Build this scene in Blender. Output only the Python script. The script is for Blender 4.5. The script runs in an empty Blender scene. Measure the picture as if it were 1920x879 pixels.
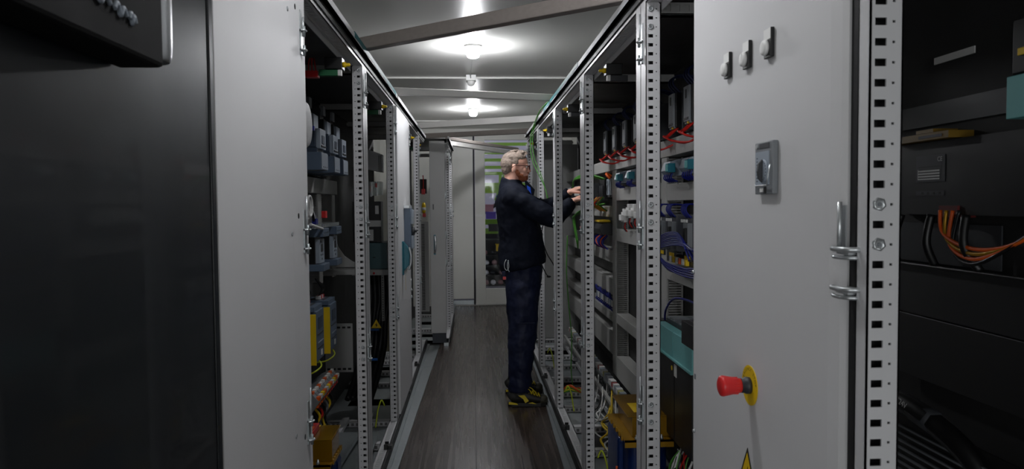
import bpy, bmesh, math, random
from math import sin, cos, pi, radians
from mathutils import Vector, Matrix
random.seed(7)
C = bpy.context.scene.collection
S = bpy.context.scene

# ------------------------------------------------------------------ camera
cam_d = bpy.data.cameras.new('camera'); cam = bpy.data.objects.new('camera', cam_d); C.objects.link(cam)
YAW, PITCH, ROLL = 0.053, 0.0416, -0.0084
Fv = Vector((sin(YAW)*cos(PITCH), cos(YAW)*cos(PITCH), -sin(PITCH)))
Rv = Vector((cos(YAW), -sin(YAW), 0)); Uv = Rv.cross(Fv)
R2 = cos(ROLL)*Rv + sin(ROLL)*Uv; U2 = -sin(ROLL)*Rv + cos(ROLL)*Uv
M = Matrix((R2, U2, -Fv)).transposed().to_4x4(); M.translation = Vector((0, 0, 1.43))
cam.matrix_world = M
cam_d.sensor_width = 36; cam_d.lens = 36*1350/1920; cam_d.clip_start = 0.05
cam_d.dof.use_dof = True; cam_d.dof.focus_distance = 3.2; cam_d.dof.aperture_fstop = 9.0
S.camera = cam

# ------------------------------------------------------------------ world, lights, exposure
w = bpy.data.worlds.new('world'); S.world = w; w.use_nodes = True
w.node_tree.nodes['Background'].inputs[0].default_value = (0.75, 0.8, 1, 1)
w.node_tree.nodes['Background'].inputs[1].default_value = 0.3
S.view_settings.view_transform = 'Standard'; S.view_settings.look = 'None'
S.view_settings.gamma = 1; S.view_settings.use_curve_mapping = False
S.view_settings.exposure = 0.2
def area(name, loc, target, sx, sy, power, col=(1, 1, 1)):
    l = bpy.data.lights.new(name, 'AREA'); l.shape = 'RECTANGLE'; l.size = sx; l.size_y = sy
    l.energy = power; l.color = col
    o = bpy.data.objects.new(name, l); C.objects.link(o); o.location = loc
    o.rotation_euler = (Vector(target)-Vector(loc)).to_track_quat('-Z', 'Y').to_euler()
    return o
area('fill_light_overhead', (0, 1.0, 2.46), (0, 1.0, 0), 0.35, 0.9, 1.0, (1, 0.98, 0.95))  # added overhead fill, no fitting hangs here
area('fill_light_behind_camera', (0.0, -6.5, 1.3), (0, 5, 1.3), 1.8, 2.1, 62, (0.95, 0.97, 1))  # added soft fill far behind the camera, no doorway stands there
area('fill_light_behind_left', (-0.95, -1.1, 1.0), (.54, 1.4, .95), 1.0, 1.9, 9, (0.96, 0.98, 1))  # added side fill to even out the right door, not a hall lamp
area('hall_light_beyond_end_door', (0.6, 12.2, 3.6), (0.6, 12.2, 0), 2.5, 2.0, 34, (0.95, 0.93, 1))
BULB = 330.0

# ------------------------------------------------------------------ materials
def lin(c): return tuple((v/12.92 if v <= .04045 else ((v+.055)/1.055)**2.4) for v in c)
MATS = {}
def mat(name, rgb, rough=.5, metal=0, noise=.06, scale=12, bump=0, bscale=60, spec=.5, trans=0, emis=0, coat=0, alpha=1, stretch=None):
    if name in MATS: return MATS[name]
    m = bpy.data.materials.new(name); m.use_nodes = True; nt = m.node_tree; b = nt.nodes['Principled BSDF']
    c = lin([v/255 for v in rgb])
    tc = nt.nodes.new('ShaderNodeTexCoord'); nz = nt.nodes.new('ShaderNodeTexNoise')
    nz.inputs['Scale'].default_value = scale; nz.inputs['Detail'].default_value = 4
    src = tc.outputs['Object']
    if stretch:
        mp = nt.nodes.new('ShaderNodeMapping'); mp.inputs['Scale'].default_value = stretch
        nt.links.new(src, mp.inputs[0]); src = mp.outputs[0]
    nt.links.new(src, nz.inputs['Vector'])
    mx = nt.nodes.new('ShaderNodeMix'); mx.data_type = 'RGBA'
    mx.inputs[6].default_value = (*[v*(1-noise) for v in c], 1); mx.inputs[7].default_value = (*[min(1, v*(1+noise)) for v in c], 1)
    nt.links.new(nz.outputs[0], mx.inputs[0]); nt.links.new(mx.outputs[2], b.inputs['Base Color'])
    mr = nt.nodes.new('ShaderNodeMapRange'); mr.inputs[3].default_value = max(0, rough-.06); mr.inputs[4].default_value = min(1, rough+.06)
    nt.links.new(nz.outputs[0], mr.inputs[0]); nt.links.new(mr.outputs[0], b.inputs['Roughness'])
    b.inputs['Metallic'].default_value = metal; b.inputs['Specular IOR Level'].default_value = spec
    b.inputs['Transmission Weight'].default_value = trans; b.inputs['Coat Weight'].default_value = coat
    if alpha < 1: b.inputs['Alpha'].default_value = alpha
    if emis:
        b.inputs['Emission Color'].default_value = (*c, 1); b.inputs['Emission Strength'].default_value = emis
    if bump:
        n2 = nt.nodes.new('ShaderNodeTexNoise'); n2.inputs['Scale'].default_value = bscale; n2.inputs['Detail'].default_value = 5
        nt.links.new(src, n2.inputs['Vector'])
        bp = nt.nodes.new('ShaderNodeBump'); bp.inputs['Strength'].default_value = bump; bp.inputs['Distance'].default_value = .01
        nt.links.new(n2.outputs[0], bp.inputs['Height']); nt.links.new(bp.outputs[0], b.inputs['Normal'])
    MATS[name] = m; return m
PAINT = mat('light_grey_enamel', (212, 212, 213), .58, bump=.015, bscale=300, noise=.015)
POST = mat('light_grey_profile_enamel', (206, 206, 208), .4, noise=.02)
GREYP = mat('mid_grey_enamel', (172, 172, 170), .45, noise=.04)
DUCT = mat('grey_duct_plastic', (168, 168, 165), .5, noise=.03)
ROOF = mat('dark_roof_sheet', (70, 70, 70), .5)
GALV = mat('galvanised_steel', (165, 172, 174), .38, .75, noise=.18, scale=22)
STEEL = mat('raw_brushed_steel', (150, 142, 137), .4, .35, noise=.15, scale=9, stretch=(1, 8, 8))
BRIGHT = mat('bright_zinc', (190, 194, 196), .3, .7, noise=.1)
BLACK = mat('black_plastic', (14, 14, 15), .4)
RUB = mat('black_rubber', (18, 18, 20), .6)
DARKP = mat('anthracite_enamel', (20, 25, 30), .36, noise=.05, coat=.2)
INSIDE = mat('dark_panel_and_hole_shade', (24, 24, 24), .7)  # dark panels, and the shade put behind post holes and rail slots
CEILM = mat('white_ceiling_panel', (226, 226, 222), .36, noise=.006, scale=1.2)
WALLM = mat('white_wall_panel', (214, 214, 208), .4, noise=.02, scale=4)
RED = mat('red_plastic', (214, 40, 42), .4)
REDW = mat('red_cable', (196, 30, 22), .45)
YEL = mat('yellow_plastic', (238, 200, 20), .45)
YELP = mat('yellow_passivated_steel', (176, 132, 26), .35, .45, noise=.2)
ORANGE = mat('orange_plastic', (222, 92, 24), .45)
GREENW = mat('green_cable', (74, 142, 50), .5)
BLUEW = mat('dark_blue_cable', (16, 28, 122), .45)
BLUEC = mat('deep_blue_coil', (6, 38, 92), .35, noise=.2)
WHITEP = mat('white_plastic', (232, 232, 230), .5)
TEAL = mat('teal_plastic', (120, 190, 190), .45)
TEALD = mat('petrol_plastic', (20, 110, 128), .4)
TEALF = mat('teal_protective_film', (34, 104, 110), .6)
SLATE = mat('slate_blue_plastic', (88, 104, 124), .45)
SLATED = mat('dark_slate_plastic', (52, 66, 84), .45)
LSLATE = mat('pale_slate_plastic', (150, 160, 172), .45)
CHAR = mat('charcoal_plastic', (48, 50, 54), .45)
GREYM = mat('grey_module_plastic', (120, 124, 128), .45)
CLEAR = mat('clear_plastic', (225, 232, 232), .12, trans=.8, noise=.02)
AMBER = mat('amber_clear_cover', (150, 110, 14), .2, trans=.3, noise=.1)
LABEL = mat('white_label_print', (220, 220, 218), .5, noise=.05, scale=60)
INK = mat('black_ink', (12, 12, 12), .5)
INKG = mat('grey_ink', (110, 110, 112), .5)

# ------------------------------------------------------------------ mesh builder
class MB:
    def __init__(s): s.bm = bmesh.new(); s.mats = []
    def mi(s, m):
        if m not in s.mats: s.mats.append(m)
        return s.mats.index(m)
    def face(s, vs, m):
        try: f = s.bm.faces.new(vs)
        except ValueError: return None
        f.material_index = s.mi(m); return f
    def box(s, x0, x1, y0, y1, z0, z1, m):
        x0, x1 = sorted((x0, x1)); y0, y1 = sorted((y0, y1)); z0, z1 = sorted((z0, z1))
        v = [s.bm.verts.new(p) for p in ((x0,y0,z0),(x1,y0,z0),(x1,y1,z0),(x0,y1,z0),(x0,y0,z1),(x1,y0,z1),(x1,y1,z1),(x0,y1,z1))]
        for i in ((0,3,2,1),(4,5,6,7),(0,1,5,4),(1,2,6,5),(2,3,7,6),(3,0,4,7)): s.face([v[k] for k in i], m)
        return s
    def obox(s, c, ax, ay, az, m):      # oriented box: centre and three half-extent vectors
        c, ax, ay, az = map(Vector, (c, ax, ay, az))
        v = [s.bm.verts.new(c+i*ax+j*ay+k*az) for k in (-1, 1) for j in (-1, 1) for i in (-1, 1)]
        for i in ((0,2,3,1),(4,5,7,6),(0,1,5,4),(1,3,7,5),(3,2,6,7),(2,0,4,6)): s.face([v[k] for k in i], m)
        return s
    def prism(s, pts, off, m):          # polygon of 3D points extruded by off
        off = Vector(off); a = [s.bm.verts.new(p) for p in pts]; b = [s.bm.verts.new(Vector(p)+off) for p in pts]
        s.face(list(reversed(a)), m); s.face(b, m); n = len(a)
        for i in range(n): s.face([a[i], a[(i+1) % n], b[(i+1) % n], b[i]], m)
        return s
    def tube(s, pts, r, m, seg=8, smooth_path=True, close=False):
        P = [Vector(p) for p in pts]
        if smooth_path and len(P) > 2: P = catmull(P, 6)
        n = len(P); rr = r if isinstance(r, (list, tuple)) else None
        rings = []; prev = None
        for i, p in enumerate(P):
            t = (P[min(i+1, n-1)]-P[max(i-1, 0)]).normalized()
            if prev is None:
                a = t.cross(Vector((0, 0, 1)))
                if a.length < .1: a = t.cross(Vector((1, 0, 0)))
            else: a = prev - t*prev.dot(t)
            if a.length < 1e-6: a = t.orthogonal()
            a.normalize(); prev = a; b = t.cross(a)
            q = r if rr is None else rr[min(len(rr)-1, int(i*len(rr)/n))]
            rings.append([s.bm.verts.new(p+q*(cos(2*pi*k/seg)*a+sin(2*pi*k/seg)*b)) for k in range(seg)])
        for i in range(n-1):
            for k in range(seg):
                f = s.face([rings[i][k], rings[i][(k+1) % seg], rings[i+1][(k+1) % seg], rings[i+1][k]], m)
                if f: f.smooth = True
        s.face(list(reversed(rings[0])), m); s.face(rings[-1], m)
        return s
    def lathe(s, o, axis, prof, m, seg=28):   # prof: (distance along axis, radius)
        o = Vector(o); t = Vector(axis).normalized(); a = t.orthogonal().normalized(); b = t.cross(a); rings = []
        for d, r in prof:
            rings.append([s.bm.verts.new(o+t*d+max(r, 1e-5)*(cos(2*pi*k/seg)*a+sin(2*pi*k/seg)*b)) for k in range(seg)])
        for i in range(len(rings)-1):
            for k in range(seg):
                f = s.face([rings[i][k], rings[i][(k+1) % seg], rings[i+1][(k+1) % seg], rings[i+1][k]], m)
                if f: f.smooth = True
        s.face(list(reversed(rings[0])), m); s.face(rings[-1], m)
        return s
    def ell(s, c, r, m, rot=None, u=20, v=14):
        mt = Matrix.Translation(c) @ (rot.to_4x4() if rot else Matrix.Identity(4)) @ Matrix.Diagonal((*r, 1))
        before = len(s.bm.faces)
        res = bmesh.ops.create_uvsphere(s.bm, u_segments=u, v_segments=v, radius=1, matrix=mt)
        k = s.mi(m)
        for ve in res['verts']:
            for f in ve.link_faces: f.material_index = k; f.smooth = True
        return s
    def loft(s, secs, m, seg=20, sub=4):      # secs: (centre, radius_x, radius_y, power) in horizontal-ish sections across the path
        P = catmull([Vector(c[0]) for c in secs], sub); A = catmull([Vector((c[1], c[2], 0)) for c in secs], sub)
        n = len(P); rings = []
        ref = Vector((0, 1, 0))
        for i, p in enumerate(P):
            t = (P[min(i+1, n-1)]-P[max(i-1, 0)]).normalized()
            b = (ref - t*ref.dot(t)).normalized(); a = b.cross(t).normalized()
            rings.append([s.bm.verts.new(p+A[i].x*cos(2*pi*k/seg)*a+A[i].y*sin(2*pi*k/seg)*b) for k in range(seg)])
        for i in range(n-1):
            for k in range(seg):
                f = s.face([rings[i][k], rings[i][(k+1) % seg], rings[i+1][(k+1) % seg], rings[i+1][k]], m)
                if f: f.smooth = True
        s.face(list(reversed(rings[0])), m); s.face(rings[-1], m)
        return s
    def text(s, string, o, ux, uy, size, m, align='CENTER', depth=.0004):   # lettering laid on a surface
        cu = bpy.data.curves.new('t', 'FONT'); cu.body = string; cu.size = size; cu.align_x = align; cu.align_y = 'CENTER'
        ob = bpy.data.objects.new('t', cu); C.objects.link(ob)
        me = ob.to_mesh()
        ux, uy, o = Vector(ux), Vector(uy), Vector(o); nn = ux.cross(uy)*depth
        vs = [s.bm.verts.new(o+ux*v.co.x+uy*v.co.y+nn) for v in me.vertices]
        for p in me.polygons: s.face([vs[i] for i in p.vertices], m)
        ob.to_mesh_clear(); bpy.data.objects.remove(ob); bpy.data.curves.remove(cu)
        return s
    def build(s, name, parent=None, bevel=0, kind=None):
        bmesh.ops.recalc_face_normals(s.bm, faces=s.bm.faces)
        me = bpy.data.meshes.new(name)
        off = Vector((0, 0, 0)); q = parent
        while q is not None: off += q.location; q = q.parent
        for v in s.bm.verts: v.co -= off
        s.bm.to_mesh(me); s.bm.free()
        for m in s.mats: me.materials.append(m)
        o = bpy.data.objects.new(name, me); C.objects.link(o)
        if parent: o.parent = parent
        if bevel:
            b = o.modifiers.new('bevel', 'BEVEL'); b.width = bevel; b.segments = 2; b.limit_method = 'ANGLE'; b.angle_limit = radians(40)
        if kind: o['kind'] = kind
        return o
def catmull(P, n):
    out = []; L = len(P)
    for i in range(L-1):
        p0 = P[max(i-1, 0)]; p1 = P[i]; p2 = P[i+1]; p3 = P[min(i+2, L-1)]
        for k in range(n):
            t = k/n
            out.append(.5*((2*p1)+(p2-p0)*t+(2*p0-5*p1+4*p2-p3)*t*t+(3*p1-p0-3*p2+p3)*t**3))
    out.append(P[-1]); return out
def tag(o, label, cat, group=None):
    o['label'] = label; o['category'] = cat
    if group: o['group'] = group
    return o
def thing(name, label, cat, loc, group=None):
    o = bpy.data.objects.new(name, None); C.objects.link(o); o.location = loc; o.empty_display_size = .05
    return tag(o, label, cat, group)
def kids(o): return [c for c in bpy.data.objects if c.parent == o]
def dup(root, loc, label, group=None):
    r = root.copy(); C.objects.link(r); r.location = loc; r['label'] = label
    if group: r['group'] = group
    for ch in kids(root):
        c = ch.copy(); C.objects.link(c); c.parent = r
        for g in kids(ch):
            d = g.copy(); C.objects.link(d); d.parent = c
    return r

# ================================================================== SETTING
ZC = 2.5
def st(name, mb, **k): return mb.build(name, kind='structure', **k)
b = MB(); b.box(-1.4, 1.5, -7.2, 14, -.1, -.002, RUB); st('floor_base', b)

# walkway floor: studded anti-slip boards, slightly narrowing
FM = bpy.data.materials.new('antislip_phenolic_board'); FM.use_nodes = True; nt = FM.node_tree; bs = nt.nodes['Principled BSDF']
tc = nt.nodes.new('ShaderNodeTexCoord'); br = nt.nodes.new('ShaderNodeTexBrick')
br.inputs['Scale'].default_value = 1; br.inputs['Brick Width'].default_value = .016; br.inputs['Row Height'].default_value = .012
br.inputs['Mortar Size'].default_value = .0022; br.inputs['Mortar Smooth'].default_value = .6
nt.links.new(tc.outputs['Object'], br.inputs['Vector'])
mp = nt.nodes.new('ShaderNodeMapping'); mp.inputs['Scale'].default_value = (26, .5, 1); nt.links.new(tc.outputs['Object'], mp.inputs[0])
nz = nt.nodes.new('ShaderNodeTexNoise'); nz.inputs['Scale'].default_value = 2.2; nz.inputs['Detail'].default_value = 3; nt.links.new(mp.outputs[0], nz.inputs['Vector'])
cr = nt.nodes.new('ShaderNodeValToRGB'); cr.color_ramp.elements[0].position = .3; cr.color_ramp.elements[1].position = .75
cr.color_ramp.elements[0].color = (.025, .017, .013, 1); cr.color_ramp.elements[1].color = (.07, .05, .04, 1)
nt.links.new(nz.outputs[0], cr.inputs[0]); nt.links.new(cr.outputs[0], bs.inputs['Base Color'])
mr = nt.nodes.new('ShaderNodeMapRange'); mr.inputs[3].default_value = .2; mr.inputs[4].default_value = .34
nt.links.new(nz.outputs[0], mr.inputs[0]); nt.links.new(mr.outputs[0], bs.inputs['Roughness'])
bp = nt.nodes.new('ShaderNodeBump'); bp.inputs['Strength'].default_value = .3; bp.inputs['Distance'].default_value = .0008
nt.links.new(br.outputs['Fac'], bp.inputs['Height']); nt.links.new(bp.outputs[0], bs.inputs['Normal']); bs.inputs['Specular IOR Level'].default_value = .45
def xl(y): return -.423+.019*(y-3.88)
def xr(y): return .472+.02*(y-3.82)
b = MB()
for (y0, y1) in ((-2.4, .898), (.902, 5.398), (5.402, 10.19)):
    b.prism([(xl(y0), y0, -.03), (-.0015, y0, -.03), (-.0015, y1, -.03), (xl(y1), y1, -.03)], (0, 0, .03), FM)
    b.prism([(.0015, y0, -.03), (xr(y0), y0, -.03), (xr(y1), y1, -.03), (.0015, y1, -.03)], (0, 0, .03), FM)
st('floor', b)
b = MB()
for k in range(28):
    b.lathe((-.035, .6+k*.36, 0), (0, 0, 1), [(0, .006), (.0012, .005)], GREYM, 10)
st('trim_1', b)
for nm, f, x0 in (('trim_2', xl, -.478), ('trim_3', xr, .528)):
    b = MB(); s = -1 if x0 < 0 else 1
    for y0, y1 in ((-.3, 3.2), (3.204, 6.3), (6.304, 9.9)):
        x1 = x0
        if s < 0 and y0 > 6.3: y1 = 7.28
        b.prism([(f(y0), y0, -.02), (x1, y0, -.02), (x1, y1, -.02), (f(y1), y1, -.02)], (0, 0, .03), GALV)
        b.prism([(x1-s*.02, y0, .0), (x1, y0, .0), (x1, y1, .0), (x1-s*.02, y1, .0)], (0, 0, .028), GALV)
    if s < 0: b.prism([(xl(7.3), 7.3, -.02), (-.24, 7.3, -.02), (-.24, 10.1, -.02), (xl(10.1), 10.1, -.02)], (0, 0, .03), PAINT) if False else b.box(-.315, -.268, 7.3, 10.15, -.01, .03, GALV)
    st(nm, b)
b = MB(); b.box(-1.4, 1.5, -7.2, 10.25, ZC, ZC+.06, CEILM); st('ceiling', b)
b = MB(); b.box(-1.3, 1.4, 6.09, 6.13, ZC-.014, ZC, CEILM); b.box(-1.3, 1.4, 2.95, 2.99, ZC-.012, ZC, CEILM)
b.box(-1.3, 1.4, 9.2, 9.24, ZC-.012, ZC, CEILM); st('trim_4', b)
b = MB(); b.box(-1.4, -1.3, -7.2, 10.25, 0, ZC, WALLM); st('wall_left', b)
b = MB(); b.box(1.4, 1.5, -7.2, 10.25, 0, ZC, WALLM); st('wall_right', b)
b = MB(); b.box(-1.4, 1.5, -7.3, -7.2, 0, ZC, WALLM); st('wall_back', b)
# end wall with a closed white leaf and a glazed door
b = MB(); b.box(-1.3, -.30, 10.2, 10.3, 0, ZC, WALLM); b.box(-.30, 1.4, 10.2, 10.3, 2.42, ZC, WALLM); b.box(.92, 1.4, 10.2, 10.3, 0, 2.42, WALLM)
b.box(-.3, .92, 10.2, 10.3, -.0, .012, WALLM); st('wall_far', b)
b = MB(); b.box(-.298, -.006, 10.17, 10.22, .1, 2.42, WALLM); b.box(-.298, -.006, 10.19, 10.22, .014, .075, GALV); st('door_1', b, bevel=.004)
b = MB(); b.box(-.004, .018, 10.18, 10.23, .014, 2.42, RUB); st('trim_5', b)
b = MB()
b.box(.022, .163, 10.18, 10.24, .014, 2.42, WALLM); b.box(.163, .84, 10.18, 10.24, .014, .24, WALLM); b.box(.84, .918, 10.18, 10.24, .014, 2.42, WALLM)
b.box(.163, .84, 10.18, 10.24, 2.34, 2.42, WALLM); b.box(.163, .84, 10.18, 10.24, 2.165, 2.2, WALLM)
d2 = st('door_2', b, bevel=.003)
b = MB(); b.box(.165, .838, 10.205, 10.212, .242, 2.338, mat('window_glass', (250, 252, 252), .01, trans=1, noise=0)); g = b.build('window_pane', d2)
b = MB(); b.box(.03, .125, 10.174, 10.18, 1.265, 1.295, LABEL); b.build('notice_strip', d2)
# dim hall beyond
b = MB(); b.box(-1.6, 3.0, 13.9, 14, 0, 4, mat('hall_wall_grey', (165, 162, 176), .6)); st('wall_hall', b)
b = MB(); b.box(-1.6, 3, 10.3, 14, 4, 4.1, mat('hall_ceiling', (120, 120, 125), .6)); st('ceiling_hall', b)

# ================================================================== SWITCHGEAR CABINETS
Z0, Z1 = .07, 2.07
XR, XL = .542, -.4915
HP = .0277
def post(parent, xf, s, y0, d, holed=True, z1=Z1, wid=.047):
    mb = MB(); t = .0025
    X = lambda a: xf+s*a
    if holed:
        cuts = [0, .007, .0235, .0315, .0355, wid]
        zs = [Z0]; z = Z0+.02
        cells = []
        while z+.013 < z1-.008:
            cells.append((z+.001, z+.0115)); z += HP
        prev = Z0
        for (a, c) in cells:
            mb.box(X(0), X(wid), y0, y0+t, prev, a, POST)
            mb.box(X(0), X(cuts[1]), y0, y0+t, a, c, POST); mb.box(X(cuts[2]), X(cuts[3]), y0, y0+t, a, c, POST)
            mb.box(X(cuts[4]), X(wid), y0, y0+t, a, c, POST)
            mb.box(X(cuts[3]), X(cuts[4]), y0, y0+t, a, a+.0035, POST); mb.box(X(cuts[3]), X(cuts[4]), y0, y0+t, c-.0035, c, POST)
            prev = c
        mb.prism([(X(0), y0, prev), (X(wid), y0, prev), (X(wid), y0, z1-.022), (X(wid*.6), y0, z1), (X(0), y0, z1)], (0, t, 0), POST)
        mb.box(X(.0026), X(.0135), y0+.012, y0+.014, Z0, z1-.03, GREYP); mb.box(X(.0135), X(.044), y0+.03, y0+.032, Z0, z1-.03, INSIDE)  # dark strip stands in for shade inside the hollow post
    else:
        mb.box(X(0), X(wid), y0, y0+t, Z0, z1, POST)
    mb.box(X(0), X(t), y0, y0+d, Z0, z1, POST)
    mb.box(X(wid-t), X(wid), y0, y0+min(d, .035), Z0, z1-.022, POST)
    mb.box(X(0), X(wid), y0+d-t, y0+d, Z0, z1-.01, POST)
    mb.box(X(.006), X(wid-.006), y0+d-.004, y0+d-t, Z0, z1-.02, RUB)
    return mb.build('post', parent)
def bolts(parent, xf, s, y0, zs):
    for z in zs:
        mb = MB(); k = round((z-Z0-.02)/HP); zz = Z0+.02+k*HP+.0065
        mb.lathe((xf+s*.0152, y0, zz), (0, -1, 0), [(-.002, .0095), (.003, .0095), (.0035, .006), (.0015, .0055)], BRIGHT, 6)
        mb.lathe((xf+s*.0152, y0, zz), (0, -1, 0), [(.001, .003), (.0045, .0028)], GREYM, 10)
        mb.build('bolt', parent)
def hinge(parent, xf, s, y, zc, up=.08, dn=.075):
    mb = MB(); X = lambda a: xf-s*a
    mb.tube([(X(.008), y, zc+up), (X(.008), y, zc-dn*.3)], .0026, BRIGHT, 8, False)
    mb.box(X(.0), X(.0025), y-.011, y+.011, zc-.02, zc+.05, BRIGHT)
    for z in (zc-.008, zc-dn+.012):
        mb.box(X(0), X(.010), y-.012, y+.012, z-.0025, z+.0025, BRIGHT)
        mb.tube([(X(.004), y-.014, z), (X(.014), y-.009, z), (X(.016), y+.004, z), (X(.008), y+.012, z)], .003, BRIGHT, 6)
        mb.tube([(X(.010), y+.002, z-.016), (X(.010), y+.002, z+.014)], .0042, GALV, 8, False)
    mb.box(X(0), X(.004), y-.012, y+.014, zc-dn, zc-.004, GALV)
    return mb.build('hinge', parent)
def slot_rail(parent, xf, s, y0, y1, zc, name):    # horizontal frame profile with a row of cross slots
    mb = MB(); X = lambda a: xf+s*a
    up = zc > 1
    za, zb = (zc-.04, zc-.0375) if up else (zc-.0025, zc)
    if up: za, zb = zc-.0145, zc-.012
    mb.box(X(0), X(.003), y0, y1, zc-(.0145 if up else .04), zc, POST)
    mb.box(X(.05), X(.053), y0, y1, zc-.04, zc, POST)
    mb.box(X(0), X(.012), y0, y1, za, zb, POST); mb.box(X(.040), X(.053), y0, y1, za, zb, POST)
    n = int((y1-y0)/.0155)
    for k in range(n):
        mb.box(X(.012), X(.04), y0+k*.0155+.005, y0+(k+1)*.0155, za, zb, POST)
    mb.box(X(.003), X(.05), y0, y1, zc-(.006 if up else .022), zc-(.004 if up else .018), INSIDE)  # dark strip behind the slots supplies their shade by colour
    return mb.build(name, parent)
def cross_rail(parent, xa, xb, y0, y1, z0, z1, m, name='cross_rail'):
    mb = MB(); n = int(abs(xb-xa)/.03); s = 1 if xb > xa else -1
    mb.box(xa, xb, y0, y1, z1-.003, z1, m); mb.box(xa, xb, y0, y1, z0, z0+.003, m)
    mb.box(xa, xb, y0, y0+.002, z0, z0+.010, m); mb.box(xa, xb, y0, y0+.002, z1-.010, z1, m)
    for k in range(n+1):
        x = xa+s*k*.03; mb.box(x, x+s*.013, y0, y0+.002, z0+.01, z1-.01, m)
    mb.box(xa, xb, y0+.006, y1, z0, z1-.004, m if m is GREYP else mat('slot_shade_grey', (120, 120, 120), .5))  # darker grey backing puts slot shade into the colour
    return mb.build(name, parent)
def cabinet(side, y0, y1, label, xf=None, depth=.50, near=True, far=True, fd=.068, hz=None, film=None, back=True, topbolt=True, lowhinge=True, hy=None, group=None):
    s = 1 if side == 'R' else -1
    if xf is None: xf = XR if s > 0 else XL
    root = thing('switchgear_cabinet', label, 'cabinet', (xf+s*depth/2, (y0+y1)/2, 0.0), group)
    X = lambda a: xf+s*a
    if far:
        post(root, xf, s, y1-fd, fd-.001)
        bolts(root, xf, s, y1-fd, (1.352, 1.408) + ((1.975, 2.03) if topbolt else ()) + (.73, .79))
        hyy = hy or y1-.022
        for z in ((1.95, 1.36, .79) if hz is None else hz): hinge(root, xf, s, hyy, z)
        cross_rail(root, X(.055), X(depth-.05), y1-.045, y1-.004, Z1-.045, Z1-.005, ROOF if False else GREYP)
        cross_rail(root, X(.055), X(depth-.05), y1-.05, y1-.004, .03, .068, POST)
    if near:
        post(root, xf, s, y0+.001, .066, holed=True)
    ya = y0+(.07 if near else .0); yb = y1-(fd if far else 0)
    slot_rail(root, xf, s, ya, yb, Z1, 'top_rail'); slot_rail(root, xf, s, ya, yb, Z0, 'bottom_rail')
    mb = MB(); mb.box(X(-.006), X(.006), y0+.001, y1-.001, Z1+.001, Z1+.028, RUB); mb.build('gasket', root)
    mb = MB(); mb.box(X(-.012), X(-.002), y0+.001, y1-.001, .026, .074, RUB); mb.build('gasket', root)
    mb = MB(); mb.box(X(-.022), X(depth+.02), y0+.001, y1-.001, Z1+.028, Z1+.032, ROOF); 
    mb.box(X(-.022), X(-.006), y0+.001, y1-.001, Z1+.028, Z1+.055, PAINT); mb.box(X(.03), X(depth+.02), y0+.001, y1-.001, Z1+.03, Z1+.034, ROOF)
    mb.build('roof_panel', root)
    if back:
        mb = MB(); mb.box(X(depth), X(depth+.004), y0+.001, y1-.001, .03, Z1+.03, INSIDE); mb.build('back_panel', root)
    mb = MB(); mb.box(X(.055), X(depth), y0+.08, y0+.42, .034, .038, GALV); mb.box(X(.055), X(depth), y1-.38, y1-.08, .034, .038, GALV)
    mb.box(X(.055), X(.10), y0+.42, y1-.38, .034, .038, GALV); mb.box(X(depth-.1), X(depth), y0+.42, y1-.38, .034, .038, GALV); mb.build('gland_plate', root)
    return root
rb = [(-.28, .994), (.994, 2.312), (2.312, 3.568), (3.568, 4.806), (4.806, 6.04), (6.04, 7.22)]
rl = ['light grey cabinet frame nearest on the right edge with punched post close to the camera',
      'closed right cabinet whose near door carries the emergency stop button and three lamps',
      'open right cabinet frame between the closed door and the second punched post',
      'open right cabinet frame next nearer to the worker, holding grey ducts and blue wires',
      'open right cabinet frame the worker reaches into',
      'farthest right cabinet frame behind the worker, with a grey partition']
RC = []
for i, ((a, c), l) in enumerate(zip(rb, rl)):
    if i == 0:
        r = cabinet('R', a, c, l, depth=.50, near=False, fd=.030, hz=(), topbolt=False, hy=1.0)
    else:
        r = cabinet('R', a, c, l, depth=.50, near=(i > 1), far=True)
    RC.append(r)
lb = [(1.405, 2.17), (2.17, 3.348), (3.348, 4.592), (4.592, 5.56), (5.56, 6.60), (6.60, 7.28)]
ll = ['left cabinet closed by the tall white panel next to the dark cabinet',
      'open left cabinet frame holding the two yellow and slate power units',
      'open left cabinet frame with the yellow warning triangle inside',
      'left cabinet with closed white door, slate switch and petrol swing handle',
      'open left cabinet frame just beyond the white door with petrol handle',
      'dark open left cabinet frame in front of the narrow grey end panel']
LC = []
for i, ((a, c), l) in enumerate(zip(lb, ll)):
    LC.append(cabinet('L', a, c, l, near=(i > 1), far=(i < 5), hz=() if i == 0 else None))
# clips on the lower gaskets
for parent, side, ys in ((RC[3], 1, (4.29,)), (RC[4], 1, (5.58,)), (RC[5], 1, (6.72,)), (LC[2], -1, (4.02,)), (LC[4], -1, (6.1,)), (RC[2], 1, (3.15,)), (LC[3], -1, (5.2,))):
    for y in ys:
        xf = XR if side > 0 else XL; X = lambda a: xf+side*a
        mb = MB(); mb.box(X(-.022), X(.022), y-.022, y+.022, .0705, .09, BLACK); mb.box(X(.0), X(.022), y-.03, y-.022, .0705, .1, BLACK); mb.box(X(.0), X(.022), y+.022, y+.03, .0705, .1, BLACK)
        mb.build('clip', parent, bevel=.002)
# extra base rails across the open cabinets
for r, (a, c), s, xf in [(RC[i], rb[i], 1, XR) for i in (1, 2, 3, 4, 5)]+[(LC[i], lb[i], -1, XL) for i in (1, 2, 4)]:
    for y in (a+.3, a+.72):
        cross_rail(r, xf+s*.055, xf+s*.45, y, y+.05, .04, .078, POST)
    mb = MB(); mb.box(xf+s*.30, xf+s*.34, a+.08, c-.08, .08, .105, POST); mb.build('base_rail', r)
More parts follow.
